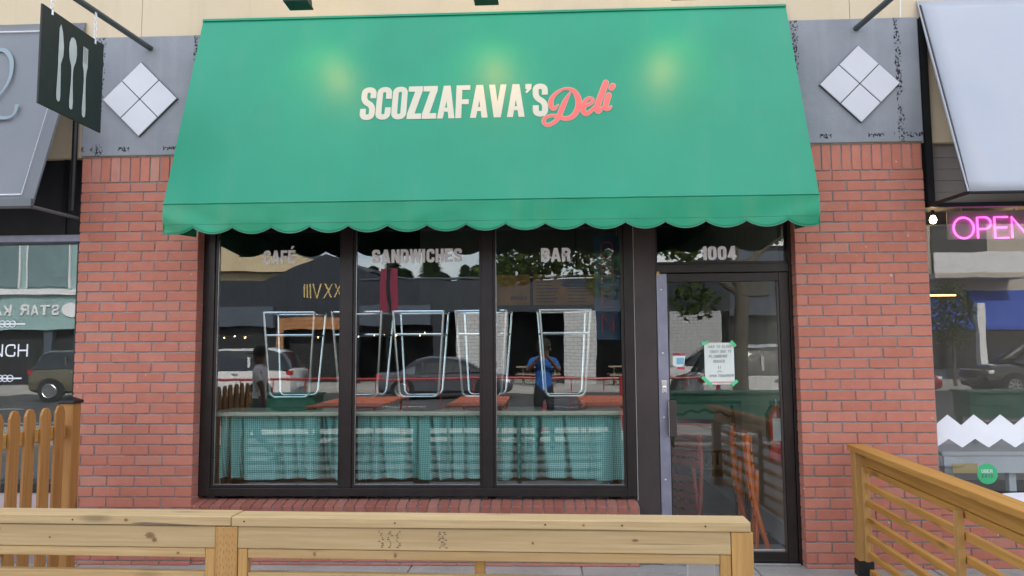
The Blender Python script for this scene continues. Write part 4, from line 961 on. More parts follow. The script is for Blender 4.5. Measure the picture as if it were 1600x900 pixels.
# ================================================================== neighbour with the white awning
wa = side_awning('plain white canvas awning on a black frame with open side', 2.742, 7.2, 'white_canvas', 'black_metal')
MB().box(2.742, 2.785, -.03, .035, 2.555, 3.93).build('wall_post', 'black_metal', wa); MB().box(2.742, 7.2, .0, .03, 2.545, 2.575).build('wall_bar', 'black_metal', wa)
MB().tube([Vector((2.745, -.5 * v - .004, 4.062 - 1.51 * v)) for v in (0, 1)], .005, 6).build('edge_piping', 'white_canvas', wa)
rw = thing('bistro_window', 'pale framed bistro window with white zigzag band and pink neon', 'window', (4.8, .1, .5), group='neighbouring shop windows')
for k in range(6): z = 2.575 + k * .085; MB().box(2.73, 8, .045 + .003 * (k % 2), .075, z, z + .083).build('siding_board', 'siding', rw)
MB().box(2.73, 8, .06, .36, 2.575, 3.09).build('header', 'mushroom', rw)
MB().box(2.73, 2.775, .09, .2, .5205, 2.5745).build('jamb', 'mushroom', rw); MB().box(2.73, 8, .03, .2, .46, .52).build('sill', 'far_dark', rw)
rpn = MB().box(2.776, 8, .127, .133, .521, 2.5745).build('pane', 'clear_glass', rw)
zz = [2.779 + .0915 * k for k in range(40)]
up_ = [(x, .995 + (.075 if k % 2 else 0)) for k, x in enumerate(zz)]; lo_ = [(x, .838 + (.062 if k % 2 else 0)) for k, x in enumerate(zz)]
mb = MB()
for k in range(len(zz) - 1): mb.prism([up_[k], up_[k + 1], lo_[k + 1], lo_[k]][::-1], 'y', .1255, .1264)
mb.build('zigzag_band', 'bright_white', rpn)
b = thing('low_brick_wall', 'red brick low wall under the bistro window behind the railing', 'low wall', (4.5, .1, G0))
MB().box(2.732, 5.2, .036, .2, G0, .459).build('mortar', 'mortar', b)
for k in range(6):
    z1 = .455 - k * CO; a = 2.733 - (.1 if k % 2 else 0)
    while a < 4.5:
        brick(b, max(a, 2.733), a + BL - JT, .03, .10, max(z1 - BH, G0 + .002), z1); a += BL
ub = tag(MB().lathe([(.0715, .1262), (.0715, .1255)], (3.125, 0, .655), 40, 'y').build('window_sticker', 'sticker_green', None), 'round green delivery sticker low on the bistro window', 'sticker')
text('UBER', (3.085, .1253, .662), (1, 0, 0), (0, 0, 1), (0, -1, 0), .016, .024, .004, .004, 'paper', ub, d=.0004, per_letter=False, name='lettering', off0=.0002); text('EATS', (3.085, .1253, .628), (1, 0, 0), (0, 0, 1), (0, -1, 0), .016, .024, .0055, .004, 'ink', ub, d=.0004, per_letter=False, name='lettering', off0=.0002)
no = thing('neon_sign', 'glowing pink neon open sign in the bistro window', 'neon sign', (3.3, .2, 2.3))
MB().box(2.99, 3.62, .215, .223, 2.34, 2.55).build('backing', 'mushroom', no)
x = 3.03
for cch, w_ in (('O', .145), ('P', .095), ('E', .095), ('N', .12)):
    for kind, pts, cl in glyph(cch, w_, .155, .004):
        pass
    H_ = .155; z0 = 2.345
    S_ = {'O': [([(x + w_ / 2 + w_ / 2 * math.cos(t), .205, z0 + H_ / 2 + H_ / 2 * math.sin(t)) for t in [i * math.pi / 14 for i in range(28)]], True)],
          'P': [([(x, .205, z0), (x, .205, z0 + H_), (x + w_ * .6, .205, z0 + H_)] + [(x + w_ * .6 + w_ * .4 * math.sin(t), .205, z0 + H_ * .72 + H_ * .28 * math.cos(t)) for t in [i * math.pi / 8 for i in range(1, 8)]] + [(x + w_ * .6, .205, z0 + H_ * .44), (x, .205, z0 + H_ * .44)], False)],
          'E': [([(x + w_, .205, z0), (x, .205, z0), (x, .205, z0 + H_), (x + w_, .205, z0 + H_)], False), ([(x, .205, z0 + H_ / 2), (x + w_ * .9, .205, z0 + H_ / 2)], False)],
          'N': [([(x, .205, z0), (x, .205, z0 + H_), (x + w_, .205, z0), (x + w_, .205, z0 + H_)], False)]}[cch]
    mb = MB()
    for pts, cl in S_: mb.tube(pts, .0065, 8, closed=cl)
    mb.build('tube_letter', 'neon_pink', no, smooth=True); x += w_ + .028
MB().tube([(3.1, .218, 2.545), (3.1, .218, 2.88)], .002, 5).tube([(3.5, .218, 2.545), (3.5, .218, 2.88)], .002, 5).build('hanging_wire', 'steel', no)
for x, y, z, lab in ((2.935, .30, 2.500, 'glowing warm bulb hanging near the brick pillar in the bistro'), (3.53, .30, 2.492, 'glowing warm bulb hanging above the pink neon letters')):
    t = thing('string_bulb', lab, 'bulb', (x, y, z), group='warm string bulbs in the bistro window')
    MB().lathe([(.004, -.028), (.018, -.022), (.026, 0), (.018, .024), (.012, .034), (.004, .036)], (x, y, z), 14).build('bulb', 'bulb_glow', t, smooth=True); MB().lathe([(.013, .0345), (.013, .07), (.004, .072)], (x, y, z), 12).build('socket', 'rubber', t); MB().tube([(x, y, z + .07), (x, y, 2.9)], .003, 5).build('cord', 'rubber', t)
led = tag(MB().box(2.9, 3.95, 1.9, 1.92, 2.03, 2.045).build('light_strip', 'led_line', None), 'thin glowing amber light strip inside the bistro', 'light strip')
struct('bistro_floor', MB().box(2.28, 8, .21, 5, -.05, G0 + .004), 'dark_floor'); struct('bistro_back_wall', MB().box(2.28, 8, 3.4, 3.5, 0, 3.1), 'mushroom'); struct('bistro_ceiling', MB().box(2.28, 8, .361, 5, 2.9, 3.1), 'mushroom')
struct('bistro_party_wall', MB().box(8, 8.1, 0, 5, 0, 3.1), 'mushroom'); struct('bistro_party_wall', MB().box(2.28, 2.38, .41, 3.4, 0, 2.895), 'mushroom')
bt_ = thing('bistro_table', 'white clothed dining table just inside the bistro window', 'table', (3.5, .75, G0 + .004))
MB().box(2.95, 4.6, .38, 1.2, .74, .775).build('top', 'cloth_white', bt_, bevel=.01); MB().box(2.96, 4.59, .372, .379, .62, .74).build('cloth_drop', 'cloth_white', bt_)
for x in (3.0, 3.45, 4.5): MB().box(x, x + .05, .42, .47, G0 + .004, .739).build('leg', 'cloth_white', bt_)
cd = tag(MB().box(2.98, 3.16, .30, .304, .63, .70).build('menu_card', 'yellow_card', None), 'yellow card propped below the zigzag band in the bistro window', 'card')
cd2 = thing('patio_table', 'white round patio table behind the orange railing', 'table', (3.05, -.75, G0))
MB().lathe([(.01, .0), (.36, 0), (.365, .012), (.36, .025), (.01, .025)], (3.05, -.75, .60), 32).build('top', 'bright_white', cd2, smooth=True); MB().tube([(3.05, -.75, G0 + .02), (3.05, -.75, .60)], .035, 12).build('column', 'black_metal', cd2); MB().lathe([(.22, 0), (.22, .015), (.05, .03)], (3.05, -.75, G0), 24).build('base', 'black_metal', cd2)

# ================================================================== the street opposite (mirrored in the glass)
def wallbox(name, mat, par, *d, **kw): return box(name, mat, par, *d, **kw)
db = thing('dark_building', 'charcoal single storey building with pointed gable across the street', 'building', (-5, -30, 0))
for a, b, z0, z1 in ((-15, -11.9, 0, 4.62), (-11.9, -8.7, 2.95, 4.62), (-8.7, -4.4, 2.6, 4.62), (-4.4, 8.2, 3.1, 4.55), (-8.7, -8.2, 0, 2.6), (-4.9, -4.4, 0, 2.6)):
    wallbox('wall', 'slate_wall', db, a, b, -27.4, -27.0, z0, z1)
wallbox('wall', 'slate_wall', db, -15, 8.2, -36, -35.6, 0, 4.6); wallbox('roof', 'charcoal', db, -15, 8.2, -36, -27.41, 4.3, 4.5)
wallbox('wall', 'far_dark', db, -15, 8.2, -31.2, -31, 0, 4.29); wallbox('coping', 'slate_light', db, -8.7, 8.25, -27.45, -26.95, 4.63, 4.70)
MB().prism([(-12.6, 4.62), (-6.9, 4.62), (-9.75, 5.85)], 'y', -27.3, -27.02).build('gable', 'slate_wall', db)
for a, b in ((-15, -12.0), (-8.1, -4.95)): wallbox('fascia_awning', 'slate_light', db, a, b, -26.99, -26.6, 2.55, 3.45)
wallbox('wall', 'far_dark', db, -14.9, -12.0, -26.98, -26.95, .1, 2.5); 
for x0, x1, z0, z1 in ((-11.9, -11.55, 0, 2.95), (-8.95, -8.65, 0, 2.95)): wallbox('door_surround', 'cedar', db, x0, x1, -27.0, -26.85, z0, z1)
for k in range(3): wallbox('door_surround', 'cedar', db, -11.54, -8.96, -26.99, -26.87, 2.42 + k * .18, 2.59 + k * .18)
dd = wallbox('door', 'far_dark', db, -11.5, -9.0, -27.6, -27.5, 0, 2.4)
for x0, x1 in ((-3.8, -1.55), (.90, 2.25), (5.4, 7.6)): wallbox('brick_column', 'white_brick', db, x0, x1, -27.0, -26.3, 0, 3.08)
text('XXVIII', (-9.05, -26.985, 3.85), (-1, 0, 0), (0, 0, 1), (0, 1, 0), .30, .62, .05, .06, 'gold', db, d=.03, width=1.65)
sb_ = thing('string_lights', 'row of small warm bulbs strung along the charcoal building', 'string lights', (-7, -26.8, 2.1))
for k, x in enumerate((-14.1, -13.6, -13.2, -9.9, -8.6, -8.1, -7.4, -6.9, -6.4, -5.4, -5.2)): MB().lathe([(.01, -.045), (.04, 0), (.01, .045)], (x, -26.55, 2.12 + .06 * math.sin(k * 2)), 8).build('bulb', 'bulb_glow', sb_)
MB().tube([(-14.4, -26.55, 2.25), (-5.0, -26.55, 2.25)], .012, 5).build('cable', 'rubber', sb_)
tb = thing('tan_building', 'tan stucco building with low sloped roof behind the charcoal one', 'building', (-15, -34, 0))
wallbox('wall', 'tan_wall', tb, -20.6, -9.2, -44, -33, 0, 5.6); MB().prism([(-20.9, 5.6), (-8.9, 5.6), (-8.9, 5.75), (-17.2, 8.0), (-20.9, 7.6)], 'y', -44, -32.6).build('roof', 'slate_light', tb); MB().prism([(-20.6, 5.62), (-9.4, 5.62), (-17.2, 7.65), (-20.6, 7.3)], 'y', -32.59, -32.5).build('gable', 'tan_wall', tb)
for x in (-19, -16.5): w_ = wallbox('window', 'car_glass', tb, x, x + 1.2, -32.99, -32.9, 3.2, 4.6); wallbox('frame', 'white_paint', w_, x - .08, x + 1.28, -32.98, -32.93, 3.1, 3.19)
kb = thing('kabab_building', 'teal clad two storey shop with a white sign across the street', 'building', (-27, -32, 0))
wallbox('wall', 'teal_wall', kb, -38, -20.9, -38, -27.2, 2.5, 8.5); wallbox('shopfront', 'far_dark', kb, -38, -20.9, -38, -27.6, 0, 2.49)
for x in (-36, -33.5, -31, -28.5, -26.0, -23.6):
    w_ = wallbox('window', 'teal_pane', kb, x, x + 1.9, -27.19, -27.12, 4.5, 6.9); wallbox('frame', 'white_paint', w_, x - .08, x - .005, -27.19, -27.08, 4.45, 6.95); wallbox('frame', 'white_paint', w_, x + 1.905, x + 1.98, -27.19, -27.08, 4.45, 6.95)
wallbox('ledge', 'white_paint', kb, -38, -20.8, -27.19, -27.0, 4.15, 4.40)
text('STAR KABAB', (-22.1, -27.19, 3.15), (-1, 0, 0), (0, 0, 1), (0, 1, 0), .42, .50, .10, .10, 'bright_white', kb, d=.05, width=4.6); MB().lathe([(.36, 0), (.36, .05)], (-21.6, -27.18, 3.4), 24, 'y').build('sign_disc', 'bright_white', kb)
for x in (-34, -30.2, -26.4, -22.8): wallbox('shop_pillar', 'slate_light', kb, x, x + .35, -27.59, -27.3, 0, 2.49)
ab = thing('apartment_building', 'beige apartment block with white balcony and blue shop awning', 'building', (22, -33, 0))
wallbox('wall', 'beige_wall', ab, 12.5, 34, -42, -28.0, 3.3, 8.0); wallbox('roof', 'brown_roof', ab, 12, 34.5, -42.5, -27.2, 8.0, 8.5); wallbox('shopfront', 'slate_light', ab, 12.5, 34, -42, -28.4, 0, 3.29)
wallbox('shop_window', 'car_glass', ab, 15, 31, -28.39, -28.3, .5, 2.6)
for x in (16.8, 24):
    bl = wallbox('balcony', 'beige_wall', ab, x, x + 4, -27.99, -26.6, 4.4, 4.6); wallbox('balustrade', 'white_paint', bl, x, x + 4, -26.68, -26.6, 4.6, 5.5); w_ = wallbox('window', 'car_glass', ab, x + .6, x + 3, -27.99, -27.9, 4.65, 6.9)
for a, b in ((14.4, 18.4), (18.9, 26)): MB().prism([(-28.0, 3.95), (-26.7, 2.35), (-26.7, 2.2), (-28.0, 2.2)], 'x', a, b).build('blue_awning', 'awning_blue', ab)
for x in (18.5, 26.3): wallbox('post', 'white_paint', ab, x, x + .3, -26.9, -26.6, 0, 3.3)
rb = thing('row_building', 'slate grey street building beside the white brick columns', 'building', (10, -31, 0))
wallbox('wall', 'slate_light', rb, 8.3, 12.3, -40, -27.6, 2.9, 6.2); wallbox('shopfront', 'far_dark', rb, 8.3, 12.3, -40, -28, 0, 2.89); wallbox('cornice', 'white_paint', rb, 8.25, 12.35, -27.59, -27.4, 6.0, 6.25); 
for x in (8.9, 10.6): wallbox('window', 'car_glass', rb, x, x + 1.1, -27.59, -27.5, 3.8, 5.4)

def leaves(mb, c, r, n, size, rnd, shell=.45):
    c = Vector(c)
    for _ in range(n):
        d = Vector((rnd.gauss(0, 1), rnd.gauss(0, 1), rnd.gauss(0, 1))).normalized(); q = shell + (1 - shell) * rnd.random() ** .6
        p = c + Vector((d.x * r[0], d.y * r[1], d.z * r[2])) * q
        a = Vector((rnd.gauss(0, 1), rnd.gauss(0, 1), rnd.gauss(0, .6))).normalized(); b = a.orthogonal().normalized(); b = (b * math.cos(rnd.random() * 6) + a.cross(b) * math.sin(rnd.random() * 6))
        s = size * rnd.uniform(.6, 1.3); mb.add([p - a * s, p + b * s * .45, p + a * s, p - b * s * .45], [(0, 1, 2, 3)])
tr = thing('street_tree', 'leafy street tree with low hanging boughs at the kerb', 'tree', (3.62, -8.2, G0)); rnd = random.Random(11)
tk = MB(); tk.tube([(3.62, -8.2, G0), (3.60, -8.2, 1.2), (3.68, -8.22, 2.4), (3.5, -8.3, 3.6), (3.3, -8.4, 5.2)], [.17, .14, .125, .10, .05], 12)
limbs = [((3.66, -8.22, 2.5), (2.2, -8.3, 3.6), (.6, -8.4, 3.4)), ((3.6, -8.25, 2.9), (5.0, -8.6, 4.1), (6.2, -8.8, 4.2)), ((3.5, -8.3, 3.5), (3.0, -9.6, 4.6), (2.4, -10.8, 5.0)), ((3.45, -8.35, 3.8), (2.0, -7.6, 4.9), (.8, -7.4, 5.3))]
for L in limbs: tk.tube(L, [.07, .05, .02], 8)
tk.build('trunk', 'bark', tr, smooth=True)
cr = MB()
for c, r, n in (((3.3, -8.5, 5.2), (2.2, 2.0, 1.5), 1700), ((.4, -8.5, 3.5), (1.5, 1.0, .62), 1500), ((1.6, -8.6, 4.2), (1.8, 1.4, .9), 1500), ((-.6, -8.4, 3.05), (.75, .6, .35), 380), ((1.35, -8.2, 2.85), (.6, .6, .45), 330), ((2.6, -8.0, 3.2), (.5, .5, .55), 300), ((2.75, -7.9, 2.4), (.45, .4, .38), 230), ((5.6, -8.7, 4.2), (1.5, 1.2, .9), 900), ((2.3, -10.5, 5.0), (1.6, 1.2, 1.0), 700), ((1.0, -7.5, 5.2), (1.4, 1.0, .8), 600)):
    leaves(cr, c, r, n, .085, rnd, .25)
cr.build('crown', 'leaf', tr, fix=False)
for i, (x, y, h, lab) in enumerate(((-14.6, -47, 8.6, 'tallest dark conifer behind the tan roof'), (-11.6, -44, 7.2, 'narrow conifer behind the charcoal gable'), (-10.0, -43, 7.6, 'broad conifer rising behind the charcoal gable'), (-7.6, -44, 8.2, 'full conifer behind the red street banner'), (-5.4, -45, 7.3, 'small conifer behind the charcoal parapet'), (-2.6, -46, 7.9, 'conifer behind the white brick columns'), (5.5, -46, 9.0, 'tall conifer behind the leafy street tree'), (-8.8, -41, 6.6, 'low conifer peeping over the flat charcoal parapet'), (-6.5, -41, 6.4, 'low conifer beside the red banner top'), (-4.2, -42, 6.9, 'dense conifer above the end of the charcoal parapet'), (-1.0, -43, 7.0, 'conifer half hidden by the street tree leaves'))):
    t = thing('conifer_tree', lab, 'tree', (x, y, 0), group='conifers behind the far buildings'); MB().tube([(x, y, 0), (x, y, h * .9)], [.2, .04], 7).build('trunk', 'bark', t)
    cr = MB(); rnd = random.Random(i)
    for k in range(2600):
        z = h * (.2 + .8 * rnd.random() ** 1.3); rr_ = (1 - z / h) ** .8 * 2.6 * rnd.uniform(.35, 1) + .12; a = rnd.random() * 6.283
        p = Vector((x + rr_ * math.cos(a), y + rr_ * math.sin(a), z - rr_ * .25)); d = Vector((math.cos(a), math.sin(a), -.35)); sd = Vector((-math.sin(a), math.cos(a), .1)) * .16; cr.add([p - d * .25, p + sd, p + d * .35, p - sd], [(0, 1, 2, 3)])
    cr.build('crown', 'conifer', t, fix=False)
st_ = thing('small_tree', 'small round street tree before the blue shop awnings', 'tree', (15.4, -22.9, 0)); MB().tube([(15.4, -22.9, 0), (15.4, -22.9, 2.4)], [.07, .04], 8).build('trunk', 'bark', st_); cr = MB(); leaves(cr, (15.4, -22.9, 2.7), (.85, .85, 1.35), 1500, .09, random.Random(4), .3); cr.build('crown', 'leaf', st_, fix=False)
bu = thing('flower_bush', 'pale flowering bush in front of the olive car', 'bush', (-11.2, -10.3, 0)); cr = MB(); leaves(cr, (-11.2, -8.4, .75), (.5, .5, .5), 700, .06, random.Random(9), .3); cr.build('foliage', 'weed_leaf', bu, fix=False); MB().tube([(-11.2, -8.4, G0), (-11.2, -8.4, .5)], .03, 6).build('stem', 'bark', bu)

lpst = thing('lamp_post', 'slim dark street lamp post with two dark red banners', 'lamp post', (-6.05, -23.2, 0))
MB().tube([(-6.05, -23.2, 0), (-6.05, -23.2, 5.4)], [.07, .045], 10).build('pole', 'black_metal', lpst)
for s in (-1, 1): MB().box(-6.05 + s * .08, -6.05 + s * .34, -23.21, -23.19, 3.0, 4.7).build('banner', 'banner_red', lpst)
MB().lathe([(.02, 0), (.16, .05), (.2, .25), (.05, .4)], (-6.05, -23.2, 5.4), 14).build('lantern', 'lamp_lens', lpst); MB().box(-6.28, -5.82, -23.12, -23.0, 2.1, 2.9).build('signal_head', 'black_metal', lpst)
for x, y, lab in ((-.2, -25.2, 'weathered picnic table between the white brick columns'), (3.6, -25.0, 'weathered picnic table beside the broad white column')):
    t = thing('picnic_table', lab, 'picnic table', (x, y, 0), group='picnic tables across the street')
    for k in range(4): MB().box(x - .9, x + .9, y - .38 + k * .19, y - .21 + k * .19, .72, .76).build('top_plank', 'picnic_wood', t)
    for s in (-1, 1): MB().box(x - .9, x + .9, y + s * .72 - .12, y + s * .72 + .12, .42, .46).build('bench_plank', 'picnic_wood', t); MB().tube([(x + s * .65, y - .55, 0), (x + s * .65, y + .15, .715)], .04, 6).tube([(x + s * .65, y + .55, 0), (x + s * .65, y - .15, .715)], .04, 6).tube([(x + s * .65, y - .75, .40), (x + s * .65, y + .75, .40)], .035, 6).build('leg', 'picnic_wood', t)

# cars
def wheel(t, x, y, r, side):
    w_ = MB().lathe([(r * .62, -.10), (r * .95, -.10), (r, -.06), (r, .06), (r * .95, .10), (r * .62, .10)], (x, y, r), 26, 'y').build('wheel', 'tyre', t, local=True, smooth=True)
    m = MB().lathe([(r * .66, -.0), (r * .66, .04), (r * .58, .045)], (x, y + side * .075, r), 24, 'y'); m.build('rim', 'rim_metal', w_, local=True)
    m = MB()
    for k in range(9):
        a = k * 2 * math.pi / 9; d = Vector((math.cos(a), 0, math.sin(a))); n_ = Vector((-d.z, 0, d.x)); c = Vector((x, y + side * .118, r))
        m.add([c + n_ * .02, c - n_ * .02, c + d * r * .64 - n_ * .03, c + d * r * .64 + n_ * .03], [(0, 1, 2, 3)])
    m.tube([(x + r * .64 * math.cos(i * math.pi / 12), y + side * .118, r + r * .64 * math.sin(i * math.pi / 12)) for i in range(24)], .018, 5, closed=True)
    m.build('spokes', 'steel', w_, local=True)
def car(label, loc, rz, kind, paint):
    """front towards local +x; lofted lower body, separate glass house"""
    t = thing('parked_car', label, 'car', loc, rz, 'cars on the street')
    suv = kind == 'suv'; L, Wd = (4.5, 1.84) if suv else (4.55, 1.80); zb = 1.10 if suv else .90; zt = 1.72 if suv else 1.43; r = .35 if suv else .33; zl = .26 if suv else .20
    h = L / 2; hw = Wd / 2
    stn = [(-h, zl + .22, zb - .06, .80), (-h + .05, zl + .06, zb, .90), (-h + .35, zl, zb + .03, .98), (-h * .45, zl, zb + .02, 1), (0, zl, zb, 1), (h * .42, zl, zb - .03, 1), (h * .68, zl, zb - .08, .98), (h - .30, zl + .02, zb - .16, .95), (h - .06, zl + .08, zb - .26, .88), (h, zl + .18, zb - .34, .76)]
    ring = lambda z0, z1, w_: [(-w_ * .86, z0), (-w_ * .985, z0 + .10), (-w_, z0 + (z1 - z0) * .55), (-w_ * .965, z1 - .07), (-w_ * .86, z1 - .005), (-w_ * .4, z1 + .02), (0, z1 + .026)]
    vs = []; 
    for x, z0, z1, k in stn:
        a = ring(z0, z1, hw * k); a = a + [(-y, z) for y, z in a[-2::-1]]; vs += [(x, y, z) for y, z in a]
    n = 13; fs = [(i * n + j, i * n + j + 1, (i + 1) * n + j + 1, (i + 1) * n + j) for i in range(len(stn) - 1) for j in range(n - 1)] + [(i * n, (i + 1) * n, (i + 1) * n + n - 1, i * n + n - 1) for i in range(len(stn) - 1)] + [tuple(range(n)), tuple(range((len(stn) - 1) * n, len(stn) * n))[::-1]]
    MB().add(vs, fs).build('body', paint, t, local=True, smooth=True)
    gx = [(-h + .12, zb + .02, .80), (-h + .38, zt - .12, .74), (-h + .70, zt - .02, .73), (-.1, zt, .73), (.45, zt - .05, .72), (1.22, zb + .0, .80)] if suv else [(-h + .62, zb + .02, .80), (-.98, zt - .10, .70), (-.50, zt, .69), (.15, zt - .01, .69), (.55, zt - .08, .70), (1.30, zb + .0, .82)]
    vs = []; mi = []
    for x, z, k in gx:
        a = [(-hw * .94, zb - .02), (-hw * (.94 if z < zb + .1 else k + .10), zb - .02 + (z - zb) * .62), (-hw * k, max(z - .05, zb)), (-hw * k * .8, z), (0, z + .02)]; a = a + [(-y, q) for y, q in a[-2::-1]]; vs += [(x, y, q) for y, q in a]
    n = 9; g_ = MB(); fs = []
    for i in range(len(gx) - 1):
        for j in range(n - 1):
            end = i in (0, len(gx) - 2); top = j in (3, 4); fs.append((i * n + j, i * n + j + 1, (i + 1) * n + j + 1, (i + 1) * n + j)); mi.append(1 if (top and not end) or j in (2, 5) and not end or (i == 0 and not suv and not top and j in (0, 7)) else 0)
    g_.add(vs, fs); g_.mi = mi; g_.build('glass_house', ['car_glass', paint], t, local=True, smooth=True, fix=True)
    for s in (-1, 1):
        for x0 in ((-.72, .28) if not suv else (-.95, .30)): MB().box(x0 - .03, x0 + .03, s * hw * .90 - .012, s * hw * .90 + .012, zb, zb + (zt - zb) * .62).build('door_pillar', paint, t, local=True)
        for x in (-h * .60, h * .62):
            MB().lathe([(r * 1.17, -.01), (r * 1.17, .01)], (x, s * (hw - .004), r + .03), 26, 'y').build('wheel_arch', 'rubber', t, local=True); wheel(t, x, s * (hw - .085), r, s)
        MB().box(-h + .0, -h + .20, s * hw * .80 - .10, s * hw * .80 + .10, zb - .17, zb - .03).build('tail_light', 'tail_light', t, local=True, bevel=.02); MB().box(h - .26, h - .07, s * hw * .78 - .13, s * hw * .78 + .11, zb - .36, zb - .24).build('headlight', 'lamp_lens', t, local=True, bevel=.02)
        MB().box(.72, .88, s * (hw + .03) - .09, s * (hw + .03) + .07, zb + .02, zb + .15).build('mirror', paint, t, local=True, bevel=.03)
        MB().box(-h * .32, -h * .32 + .2, s * hw - .01, s * hw + .02, zb - .14, zb - .11).build('door_handle', 'steel', t, local=True)
    MB().box(-h - .02, -h + .02, -.26, .26, zl + .28, zl + .40).build('number_plate', 'paper', t, local=True)
    return t
car('dark grey sedan parked before the charcoal building', (-3.25, -19.4, -.13), 0, 'sedan', 'car_grey')
car('white sport utility car driving past the charcoal building', (-9.6, -16.6, -.13), math.pi, 'suv', 'car_white')
car('olive brown sport utility car parked by the teal shop', (-15.2, -19.6, -.13), 0, 'suv', 'car_olive')
car('black hatchback parked before the blue awnings', (16.4, -19.6, -.13), math.pi, 'suv', 'car_black')
car('dark red sedan parked beside the black hatchback', (10.6, -19.6, -.13), 0, 'sedan', 'car_red')
car('white sport utility car parked at the kerb by the street tree', (5.5, -10.9, -.13), 0, 'suv', 'car_white')
car('white sport utility car parked across from the street tree', (5.9, -19.6, -.13), math.pi, 'suv', 'car_white')

# patio furniture behind the photographer
def railing(x0, x1, y, label):
    t = thing('red_railing', label, 'railing', ((x0 + x1) / 2, y, G0), group='red patio railings')
    MB().tube([(x0, y, .99), (x1, y, .99)], .024, 8).build('top_rail', 'red_paint', t); MB().tube([(x0, y, .14), (x1, y, .14)], .015, 6).build('bottom_rail', 'red_paint', t)
    for x in (x0, x1): MB().box(x - .035, x + .035, y - .035, y + .035, G0, 1.03).build('post', 'red_paint', t)
    k = x0 + .45
    while k < x1 - .2: MB().tube([(k, y, .14), (k, y, .97)], .010, 6).build('baluster', 'red_paint', t); k += .62
railing(-3.62, -.05, -8.25, 'red steel patio railing in front of the grey sedan'); railing(.05, 1.45, -8.25, 'short red steel patio railing before the picnic tables'); railing(1.55, 3.2, -8.25, 'red steel patio railing running up to the street tree'); railing(-6.8, -3.8, -8.25, 'red steel patio railing behind the walking man')
for x0, x1, lab in ((-5.05, -3.7, 'dark green planter box beside the walking man'), (1.95, 4.1, 'dark green planter box near the street tree'), (6.6, 9.4, 'long dark green planter box farther along the kerb')):
    t = thing('planter_box', lab, 'planter', ((x0 + x1) / 2, -6.5, G0), group='green planters on the patio')
    for k in range(2): MB().box(x0, x1, -6.75, -6.25, .43 + k * .192, .617 + k * .192).build('plank', 'planter_green', t)
    for lx in (x0 + .06, x1 - .06):
        for ly in (-6.70, -6.30): MB().box(lx - .035, lx + .035, ly - .035, ly + .035, G0, .4295).build('leg', 'planter_green', t)
    MB().box(x0 - .03, x1 + .03, -6.78, -6.22, .812, .84).build('rim', 'planter_green', t)
for x0, x1, lab in ((-3.40, -2.36, 'orange slatted patio table by the walking man'), (-1.40, -.55, 'orange slatted patio table beside the photographer'), (.56, 1.5, 'orange slatted patio table by the short red railing')):
    t = thing('patio_table', lab, 'table', ((x0 + x1) / 2, -6.2, G0), group='orange patio tables')
    n = 14; w_ = (x1 - x0) / n
    for k in range(n): MB().box(x0 + k * w_, x0 + (k + 1) * w_ - .012, -7.1, -4.9, .715, .74).build('slat', 'orange_paint', t)
    for x in (x0 + .04, x1 - .07):
        for y in (-7.05, -4.98): MB().tube([(x, y, G0), (x, y, .714)], .018, 8).build('leg', 'orange_paint', t)

